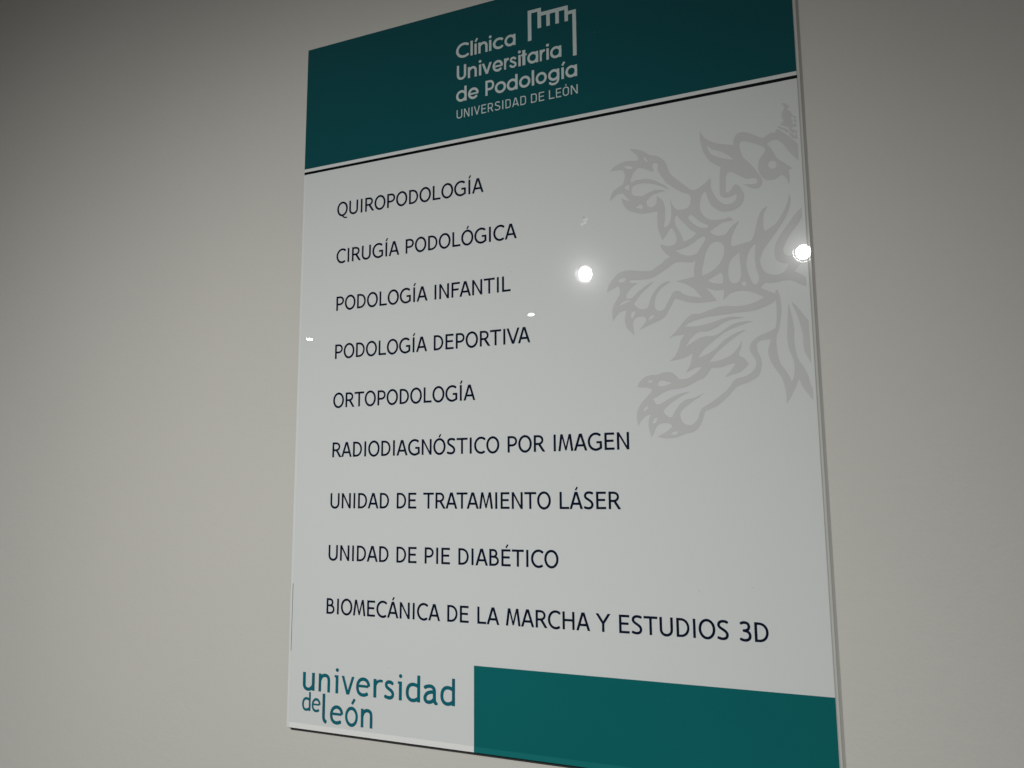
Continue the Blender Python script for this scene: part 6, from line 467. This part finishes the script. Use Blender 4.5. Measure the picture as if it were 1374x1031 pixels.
13307,9341 6,0 3,5 8,75 3,61 0,87 -10,197 -12,111 -12,67 -13,31 -10,13 -15,12 -99,47 -85,34 -115,34 -33,15 -47,27 -64,47 -45,42 -21,27 -19,31 -18,40 -10,38 -2,39 1,24 7,31 19,45 81,139 13,39 6,39 -2,45 -7,32 -11,29 -24,48 -13,19 -19,22 -30,28 -46,34 -46,27 -44,20 -54,17 -144,30 -25,7 -56,48 -19,19 -28,48 -57,75 -48,54 -59,51 -152,115 -111,77 -113,69 -152,81 -21,39 -28,57 -12,35 -20,71 -21,44 -33,49 -33,38 -30,25 -24,15 -19,7 -31,6 -39,1 -25,-3 -24,-7 -23,-11 -26,-14 -25,-20 -17,-19 -14,-25 -20,-49 -15,-51 -6,-35 1,-22 2,-20 7,-22 24,-40 21,-28 26,-26 58,-48 62,-45 71,-47 169,-104 132,-97 15,-12 -1,-2 -136,67 -80,33 -37,13 -39,10 -93,9 -29,7 -39,14 -27,13 -48,30 -38,31 -31,34 -91,113 -40,64 -44,98 -8,9 -35,3 -30,-6 -24,-14 -31,-27 -46,-51 -26,-36 -3,-9 9,-20 26,-43 37,-44 52,-46 57,-43 211,-137 51,-28 47,-21 130,-50 18,-8 3,-4 -6,-2 -15,1 -111,14 -108,23 -77,22 -65,25 -116,55 -124,71 -75,39 -24,9 -32,6 -27,-1 -13,-2 -13,-7 -12,-11 -12,-19 -23,-46 -21,-48 -1,-9 6,-6 94,-46 125,-72 67,-31 45,-17 45,-13 33,-8 133,-14 120,-11 42,-5 48,-11 53,-19 93,-41 156,-78 109,-43 37,-21 25,-20 29,-31 125,-158 11,-9 45,2 69,7 60,-4 55,-8 74,-18 32,-10 64,-25 21,-5 44,-4 33,0 34,2 1,5 -4,9 -46,71 -35,48 -51,57 -96,96 -4,9 7,2 252,-66 47,-14 35,-15 36,-22 38,-30 58,-52 51,-52 4,-7 -3,-11 -38,-76 -13,-20 -28,-32 -29,-28 -20,-14 -25,-14 -44,-16 -7,-8 8,-43 13,-47 35,-83 13,-40 14,-80 4,-35 -2,-15 -9,10 -31,61 -25,42 -28,39 -40,52 -40,43 -36,34 -38,30 -42,28 -46,23 -60,22 -105,32 -62,15 -36,7 -49,5 -95,0 -7,-2 -1,-4 7,-13 48,-60 83,-92 52,-53 50,-45 47,-40 149,-114 212,-149 92,-56 49,-24 67,-28 6,-6 -3,-1 -23,1 -67,9 -78,18 -59,21 -47,20 -81,40 -99,56 -79,55 -72,64 -46,46 -40,38 -49,37 -72,49 -46,26 -63,31 -181,67 -13,3 -3,-5 40,-66 34,-51 40,-48 47,-45 105,-87 86,-67 204,-149 66,-43 38,-21 41,-19 103,-37 228,-71 105,-28 125,-27 11,-4 4,-4 -18,-4 -88,-9 -83,0 -111,7 -71,11 -40,10 -36,12 -43,19 -82,43 -54,33 -105,78 -70,36 -45,17 -49,12 -37,3 -32,0 -60,-5 -36,-1 -30,2 -63,11 -63,17 -62,23 -55,27 -87,52 -112,76 -15,8 -3,-4 9,-20 57,-94 23,-32 43,-53 35,-36 46,-40 41,-27 35,-18 40,-13 39,-5 127,12 32,-2 41,-10 35,-12 86,-38 42,-20 109,-60 73,-35 69,-28 60,-16 51,-9 50,-4 199,-7 12,-2 4,-2 0,-2 -16,-6 -72,-18 -84,-17 -57,-6 -92,1 -83,8 -53,9 -52,13 -138,44 -88,21 -121,24 -152,22 -111,8 -124,-1 -112,-8 -8,-4 0,-4 4,-6 68,-57 29,-19 29,-13 27,-9 211,-53 94,-17 93,-11 122,-8 226,-9 300,-19 73,-2 152,1 50,-2 75,-6 72,-11 42,-10 41,-13 229,-80 46,-25
13662,9414 1,15 12,56 18,64 61,155 21,74 25,119 45,237 8,54 2,38 -3,110 5,128 7,71 7,34 11,37 21,54 89,182 0,-973 -59,-71 -90,-151 -70,-105 -31,-42 -64,-77 -12,-10
10027,9277 17,2 7,5 4,8 0,28 -7,32 -15,35 -20,31 -22,22 -9,4 -7,0 -8,-4 -7,-10 -6,-15 -6,-19 0,-33 6,-27 12,-27 13,-16 21,-11
10500,9404 9,0 6,4 2,5 1,9 -10,36 -18,30 -16,16 -19,10 -60,24 -9,0 -2,-2 -1,-7 10,-40 10,-25 8,-13 16,-15 22,-13 32,-14
10363,11004 20,1 49,12 9,4 1,6 -22,21 -21,16 -16,6 -16,-1 -29,-16 -28,-23 -4,-7 4,-5 16,-6
10665,11023 17,0 22,5 72,35 97,29 6,3 2,3 -3,5 -10,6 -59,27 -60,18 -36,7 -36,4 -38,1 -75,-8 -5,-2 -3,-7 4,-45 6,-31 11,-22 15,-13 16,-7 29,-6
10297,11620 8,0 1,5 -4,29 -8,26 -12,20 -20,17 -26,15 -35,14 -11,3 -7,-1 -2,-4 2,-6 15,-40 21,-33 26,-20
10512,11904 7,1 3,6 -11,51 -6,17 -14,25 -18,27 -14,13 -16,7 -18,-3 -22,-10 -4,-7 2,-9 22,-57 15,-23 9,-10 16,-10
10975,12251 20,-1 4,4 -1,5 -24,44 -11,12 -12,8 -30,9 -49,4 -43,-4 -8,-3 2,-9 24,-29 14,-14 13,-7 38,-12''',
}


# ---------------------------------------------------------------- materials
def mat(name):
    m = bpy.data.materials.new(name); m.use_nodes = True
    return m, m.node_tree.nodes, m.node_tree.links, m.node_tree.nodes['Principled BSDF']

def gloss_print(name, color, var=0.03, coat=1.0, rough=0.125, scale=3.0, haze=0.018):
    """printed film behind a polished clear face: colour with faint mottling under a clear coat"""
    m, N, L, b = mat(name)
    n = N.new('ShaderNodeTexNoise'); n.inputs['Scale'].default_value = scale; n.inputs['Detail'].default_value = 3
    tc = N.new('ShaderNodeTexCoord')
    L.new(tc.outputs['Object'], n.inputs['Vector'])
    mr = N.new('ShaderNodeMapRange'); mr.inputs['To Min'].default_value = 1 - var; mr.inputs['To Max'].default_value = 1 + var
    L.new(n.outputs['Fac'], mr.inputs['Value'])
    mx = N.new('ShaderNodeVectorMath'); mx.operation = 'SCALE'
    mx.inputs[0].default_value = color
    L.new(mr.outputs['Result'], mx.inputs['Scale'])
    L.new(mx.outputs['Vector'], b.inputs['Base Color'])
    b.inputs['Roughness'].default_value = rough
    b.inputs['Specular IOR Level'].default_value = haze
    b.inputs['Coat Weight'].default_value = coat
    b.inputs['Coat Roughness'].default_value = 0.007
    b.inputs['Coat IOR'].default_value = 1.49
    return m

M_WHITE = gloss_print('white_print', (0.775, 0.806, 0.797), 0.012)
M_PALE = gloss_print('pale_lettering', (0.62, 0.72, 0.71), 0.02)
M_TEAL_SHADED = gloss_print('teal_print_shaded', (0.002, 0.085, 0.098), 0.08)  # header's dimmer light put into the colour, otherwise the footer's print
M_TEAL_LIT = gloss_print('teal_print_lit', (0.003, 0.148, 0.155), 0.08)  # brighter copy of the header teal, footer's stronger light put into the colour
M_TEAL_GLOW = gloss_print('edge_glow_teal', (0.008, 0.19, 0.19), 0.05)  # footer teal lightened for the light inside the lower acrylic edge
M_BLACK = gloss_print('navy_black_print', (0.002, 0.003, 0.006), 0.05)
M_INK = gloss_print('navy_ink', (0.003, 0.009, 0.028), 0.05)
M_LOGO = gloss_print('petrol_ink', (0.006, 0.145, 0.188), 0.05)
M_GREY = gloss_print('grey_tint', (0.656, 0.672, 0.656), 0.012)
M_EDGE_GLOW = gloss_print('edge_glow_white', (0.93, 0.94, 0.92), 0.02)  # whiter than the panel: light glowing inside the acrylic, put into the colour
M_SIDE = gloss_print('side_edge', (0.82, 0.85, 0.84), 0.02)
M_RIM = gloss_print('clear_rim', (0.625, 0.63, 0.60), 0.03)
M_GAP = gloss_print('edge_line', (0.50, 0.50, 0.47), 0.05, coat=0.3)
M_SHADE_GAP = gloss_print('shadow_and_gap', (0.05, 0.05, 0.05), 0.05, coat=0.0)  # near black for the drawn shadow line and the left edge gap

def make_wall_mat():
    m, N, L, b = mat('painted_plaster')
    tc = N.new('ShaderNodeTexCoord')
    big = N.new('ShaderNodeTexNoise'); big.inputs['Scale'].default_value = 2.2; big.inputs['Detail'].default_value = 4
    fine = N.new('ShaderNodeTexNoise'); fine.inputs['Scale'].default_value = 260; fine.inputs['Detail'].default_value = 3
    mid = N.new('ShaderNodeTexNoise'); mid.inputs['Scale'].default_value = 55; mid.inputs['Detail'].default_value = 2
    for n in (big, fine, mid): L.new(tc.outputs['Object'], n.inputs['Vector'])
    r = N.new('ShaderNodeValToRGB')
    r.color_ramp.elements[0].position = 0.3; r.color_ramp.elements[0].color = (0.654, 0.649, 0.602, 1)
    r.color_ramp.elements[1].position = 0.7; r.color_ramp.elements[1].color = (0.680, 0.671, 0.622, 1)
    L.new(big.outputs['Fac'], r.inputs['Fac'])
    L.new(r.outputs['Color'], b.inputs['Base Color'])
    b.inputs['Roughness'].default_value = 0.62
    b.inputs['Specular IOR Level'].default_value = 0.25
    add = N.new('ShaderNodeMath'); add.operation = 'MULTIPLY_ADD'; add.inputs[1].default_value = 1.8
    L.new(mid.outputs['Fac'], add.inputs[0]); L.new(fine.outputs['Fac'], add.inputs[2])
    bp = N.new('ShaderNodeBump'); bp.inputs['Strength'].default_value = 0.3; bp.inputs['Distance'].default_value = 0.0008
    L.new(add.outputs[0], bp.inputs['Height']); L.new(bp.outputs['Normal'], b.inputs['Normal'])
    return m
M_WALL = make_wall_mat()

def plain(name, col, rough=0.4, metal=0.0, emit=None, es=0.0):
    m, N, L, b = mat(name)
    n = N.new('ShaderNodeTexNoise'); n.inputs['Scale'].default_value = 40
    mr = N.new('ShaderNodeMapRange'); mr.inputs['To Min'].default_value = rough * 0.85; mr.inputs['To Max'].default_value = rough * 1.15
    L.new(n.outputs['Fac'], mr.inputs['Value']); L.new(mr.outputs['Result'], b.inputs['Roughness'])
    b.inputs['Base Color'].default_value = (*col, 1); b.inputs['Metallic'].default_value = metal
    if emit:
        b.inputs['Emission Color'].default_value = (*emit, 1); b.inputs['Emission Strength'].default_value = es
    return m
M_LENS = plain('lit_lens', (1, 1, 1), 0.3, 0, (1, 0.99, 0.96), 70)
M_GHOST = plain('ghost_glow', (0.9, 0.9, 0.9), 0.2, 0, (1, 0.99, 0.97), 34)  # emission for the arc that imitates a second, internal reflection
M_DUST = plain('dust', (0.30, 0.31, 0.30), 0.8)
M_DIM = plain('dim_lens', (0.9, 0.9, 0.9), 0.4, 0, (1, 1, 1), 2.2)
M_METAL = plain('lamp_housing', (0.55, 0.55, 0.55), 0.35, 0.9)

# ---------------------------------------------------------------- mesh helpers
def link(name, me, m, parent=None, loc=None):
    o = bpy.data.objects.new(name, me); COL.objects.link(o)
    if m: me.materials.append(m)
    if parent: o.parent = parent
    if loc is not None: o.location = loc
    return o

def bm_obj(name, bm, m, parent=None, smooth=False):
    me = bpy.data.meshes.new(name); bm.to_mesh(me); bm.free()
    if smooth: me.shade_smooth()
    return link(name, me, m, parent)

def box(bm, u0, u1, v0, v1, o0, o1):
    """box in sign coordinates relative to the sign's own origin (panel top left)"""
    vs = [bm.verts.new((u, -o, -v)) for u in (u0, u1) for v in (v0, v1) for o in (o0, o1)]
    for f in ((0, 1, 3, 2), (4, 6, 7, 5), (0, 4, 5, 1), (2, 3, 7, 6), (0, 2, 6, 4), (1, 5, 7, 3)):
        bm.faces.new([vs[i] for i in f])

def slab(name, u0, u1, v0, v1, o0, o1, m, parent, bevel=0.0):
    bm = bmesh.new(); box(bm, u0, u1, v0, v1, o0, o1)
    bmesh.ops.recalc_face_normals(bm, faces=bm.faces)
    if bevel:
        bmesh.ops.bevel(bm, geom=list(bm.edges), offset=bevel, segments=2, affect='EDGES', profile=0.5)
    return bm_obj(name, bm, m, parent)

def decode(block):
    loops = []
    for ln in block.strip().split('\n'):
        x = y = 0; l = []
        for tk in ln.split():
            a, b = tk.split(','); x += int(a); y += int(b)
            l.append((x / 20000.0, y / 20000.0))
        loops.append(l)
    return loops

def artwork(name, block, m, parent, out, label=None):
    """filled outlines (holes by even-odd) as one flat printed mesh lying on the panel"""
    cu = bpy.data.curves.new(name, 'CURVE'); cu.dimensions = '2D'; cu.fill_mode = 'BOTH'
    for l in decode(block):
        sp = cu.splines.new('POLY'); sp.points.add(len(l) - 1)
        for p, (u, v) in zip(sp.points, l): p.co = (u, -v, 0, 1)
        sp.use_cyclic_u = True
    tmp = bpy.data.objects.new('tmp', cu)
    me = bpy.data.meshes.new_from_object(tmp)
    bpy.data.objects.remove(tmp); bpy.data.curves.remove(cu)
    me.name = name
    for v in me.vertices: v.co = (v.co.x, -out, v.co.y)
    me.materials.clear()
    bm = bmesh.new(); bm.from_mesh(me)
    for f in bm.faces:
        if f.normal.y > 0: f.normal_flip()
    bm.to_mesh(me); bm.free()
    o = link(name, me, m, parent)
    if label: o['label'] = label
    return o

# ---------------------------------------------------------------- the wall
STAND = 0.0076
bm = bmesh.new()
n = 24
g = [[bm.verts.new((-3.2 + 6.6 * i / n, 0, -1.2 + 4.4 * j / n - 1.0)) for i in range(n + 1)] for j in range(n + 1)]
for j in range(n):
    for i in range(n): bm.faces.new((g[j][i], g[j][i + 1], g[j + 1][i + 1], g[j + 1][i]))
ext = bmesh.ops.extrude_face_region(bm, geom=list(bm.faces))
for v in ext['geom']:
    if isinstance(v, bmesh.types.BMVert): v.co.y += 0.12
bmesh.ops.recalc_face_normals(bm, faces=bm.faces)
wall = bm_obj('wall', bm, M_WALL)
wall.location = (0, STAND, 2.25)
wall['kind'] = 'structure'

# ---------------------------------------------------------------- the sign
sign = bpy.data.objects.new('wall_sign', None); COL.objects.link(sign)
sign.location = P3(0, 0, 0)
sign['label'] = 'tall white and teal acrylic directory sign of a podiatry clinic fixed to the plain wall'
sign['category'] = 'sign'
W, H = 0.7030, 1.0
slab('acrylic_panel', 0.0, W, 0.0, H - 0.0002, -0.0055, 0.0, M_WHITE, sign, 0.0004)
slab('shadow_backing_board', 0.0025, W - 0.001, 0.004, H + 0.0052, -0.0070, -0.0057, M_SHADE_GAP, sign)  # dark board carried below the panel to draw the shadow line there
for u, v in ((0.05, 0.06), (0.65, 0.06), (0.05, 0.94), (0.65, 0.94)):
    bmk = bmesh.new()
    bmesh.ops.create_cone(bmk, segments=24, radius1=0.011, radius2=0.011, depth=STAND - 0.0071, cap_ends=True,
                          matrix=Matrix.Translation((u, (STAND + 0.0071) / 2, -v)) @ Matrix.Rotation(math.pi / 2, 4, 'X'))
    bm_obj('spacer', bmk, M_METAL, sign)
F = 0.0002
slab('header_band', 0.0002, W, 0.0003, 0.1949, 0.0, F, M_TEAL_SHADED, sign)
slab('dark_stripe', 0.0002, W + 0.0004, 0.1999, 0.2039, 0.0, F, M_BLACK, sign)
slab('footer_band', 0.2850, W, 0.8975, 0.99368, 0.0, F, M_TEAL_LIT, sign)
e = slab('edge_strip', 0.2850, W, 0.9937, 1.0004, -0.0052, F, M_TEAL_GLOW, sign)
e['label'] = 'teal lower edge with its inner glow put into the colour'
e = slab('edge_strip', 0.0034, 0.2848, 0.9937, 1.0004, -0.0052, F, M_EDGE_GLOW, sign)
e['label'] = 'polished lower edge with its inner glow put into the colour'
e = slab('edge_strip', 0.0, 0.0030, 0.2043, 1.0004, -0.0052, F, M_SIDE, sign)
e['label'] = 'polished left edge'
slab('edge_line', 0.0030, 0.0034, 0.2043, 0.8078, 0.0, 0.0001, M_SIDE, sign)
slab('edge_line', 0.0030, 0.0037, 0.8080, 0.8990, 0.0, 0.0001, M_SHADE_GAP, sign)
slab('edge_line', W + 0.00005, W + 0.0008, 0.0, 1.0, -0.0052, F, M_GAP, sign)
e = slab('edge_strip', W + 0.00085, W + 0.0034, 0.0, 1.0, -0.0030, F, M_RIM, sign, 0.0002)
e['label'] = 'clear right edge'

for k, lab in (('head1', 'bold white line reading Clínica'), ('head2', 'bold white line reading Universitaria'),
               ('head3', 'bold white line reading de Podología'), ('head4', 'thin white capitals reading UNIVERSIDAD DE LEÓN')):
    artwork('lettering', PRINT[k], M_PALE, sign, 0.0004, lab)
artwork('tower_emblem', PRINT['tower'], M_PALE, sign, 0.0004)
artwork('lion_emblem', PRINT['lion'], M_GREY, sign, 0.0002)
names = ['QUIROPODOLOGÍA', 'CIRUGÍA PODOLÓGICA', 'PODOLOGÍA INFANTIL', 'PODOLOGÍA DEPORTIVA', 'ORTOPODOLOGÍA',
         'RADIODIAGNÓSTICO POR IMAGEN', 'UNIDAD DE TRATAMIENTO LÁSER', 'UNIDAD DE PIE DIABÉTICO',
         'BIOMECÁNICA DE LA MARCHA Y ESTUDIOS 3D']
for b, nm in zip(PRINT['lines'], names):
    artwork('lettering', b, M_INK, sign, 0.0002, 'dark capitals reading ' + nm)
for k, lab in (('uni', 'petrol blue word universidad'), ('de', 'small petrol blue word de'), ('leon', 'petrol blue word león')):
    artwork('logo_word', PRINT[k], M_LOGO, sign, 0.0002, lab)

bm = bmesh.new()
rnd = random.Random(4)
spots = [(0.4595, 0.085), (0.4400, 0.335), (0.3990, 0.352), (0.3400, 0.395), (0.5240, 0.052)]
spots += [(rnd.uniform(0.02, 0.68), rnd.uniform(0.02, 0.98)) for _ in range(22)]
for i, (u, v) in enumerate(spots):
    r = rnd.uniform(0.00018, 0.00034) if i > 4 else 0.0004
    k = rnd.uniform(0.5, 2.2); a = rnd.uniform(0, 3.14)
    bmesh.ops.create_circle(bm, cap_ends=True, segments=7, radius=r,
                            matrix=Matrix.Translation((u, -0.0007, -v)) @ Matrix.Rotation(math.pi / 2, 4, 'X') @ Matrix.Rotation(a, 4, 'Z') @ Matrix.Diagonal((k, 1, 1, 1)))
for f in bm.faces:
    if f.normal.y > 0: f.normal_flip()
d = bm_obj('dust_specks', bm, M_DUST, sign)
d['kind'] = 'stuff'

# ---------------------------------------------------------------- the lamps that show as reflections
def lathe(bm, prof, seg=40, a0=0.0, a1=2 * math.pi, off=(0, 0)):
    full = abs(a1 - a0 - 2 * math.pi) < 1e-6
    rings = []
    for r, z in prof:
        rings.append([bm.verts.new((off[0] + r * math.cos(a0 + (a1 - a0) * i / seg), off[1] + r * math.sin(a0 + (a1 - a0) * i / seg), z))
                      for i in range(seg if full else seg + 1)])
    k = len(rings[0])
    for a, b in zip(rings, rings[1:]):
        for i in range(k if full else k - 1):
            bm.faces.new((a[i], a[(i + 1) % k], b[(i + 1) % k], b[i]))

def lamp(name, label, pos, look, r, lens_mat, beam=None, arc=True, squash=1.0):
    """adjustable spotlight: local +Z is the direction it shines in"""
    o = bpy.data.objects.new(name, None); COL.objects.link(o)
    a = P3(*pos)
    o.location = a
    o.rotation_euler = (look - a).to_track_quat('Z', 'Y').to_euler()
    o['label'] = label; o['category'] = 'ceiling light'; o['group'] = 'spotlights mirrored in the sign'
    bm = bmesh.new()
    lathe(bm, [(0.0005, -0.09), (r * 0.9, -0.09), (r * 1.15, -0.06), (r * 1.22, -0.004), (r * 1.22, 0.0), (r * 1.06, 0.0), (r * 1.02, -0.004)])
    bm_obj('housing', bm, M_METAL, o, True)
    if lens_mat is M_DIM:                                # two short dim tubes
        for x, y, w, h in ((0.1, -0.35, 0.75, 0.26), (-0.25, 0.45, 0.6, 0.16)):
            bm = bmesh.new()
            bmesh.ops.create_cube(bm, size=1.0, matrix=Matrix.Translation((x * r, y * r, 0.0)) @ Matrix.Rotation(math.radians(-24), 4, 'Z') @ Matrix.Diagonal((2 * w * r, 2 * h * r, 0.006, 1)))
            bmesh.ops.bevel(bm, geom=list(bm.edges), offset=0.0012, segments=2, affect='EDGES')
            bm_obj('lens', bm, lens_mat, o)
    else:
        bm = bmesh.new(); lathe(bm, [(r, -0.003), (r * 0.6, 0.0), (r * 0.02, 0.001)])
        bm_obj('lens', bm, lens_mat, o, True)
    if arc:  # added glowing arc, draws the ghost of the lamp's reflection
        bm = bmesh.new()
        lathe(bm, [(r * 1.36, 0.001), (r * 1.43, 0.002)], 40, math.radians(arc[0]), math.radians(arc[1]), (arc[2] * r, arc[3] * r))
        bm_obj('ghost_arc', bm, M_GHOST, o)
    bpy.context.view_layer.update()
    if beam: add_beam(beam, o)
    return o

mirror_eye = Vector((0.7129, 0.9037, TOP - 0.6803))
lamp('spotlight', 'round lit spotlight mirrored in the middle of the sign, beside the lion', BEAMS[0][0], mirror_eye, 0.0305, M_LENS, BEAMS[0], (-128, 22, 0.0, 0.0))
lamp('spotlight', 'round lit spotlight mirrored at the right edge of the sign', BEAMS[1][0], mirror_eye, 0.0305, M_LENS, BEAMS[1], (-128, 22, 0.0, 0.0))
lamp('spotlight', 'small oval spotlight mirrored above the line of deportiva', (-0.83, -0.32, 3.12), Vector((-0.6, -2.4, -0.6)), 0.019, M_LENS, None, None)
lamp('spotlight', 'small oval spotlight mirrored at the left edge of the sign', (-2.43, -0.32, 3.19), Vector((-2.0, -2.3, -0.6)), 0.021, M_LENS, None, None)
lamp('spotlight', 'faint dim light mirrored above the round lit spotlight', (-0.09, -0.32, 1.76), mirror_eye, 0.016, M_DIM, None, None)
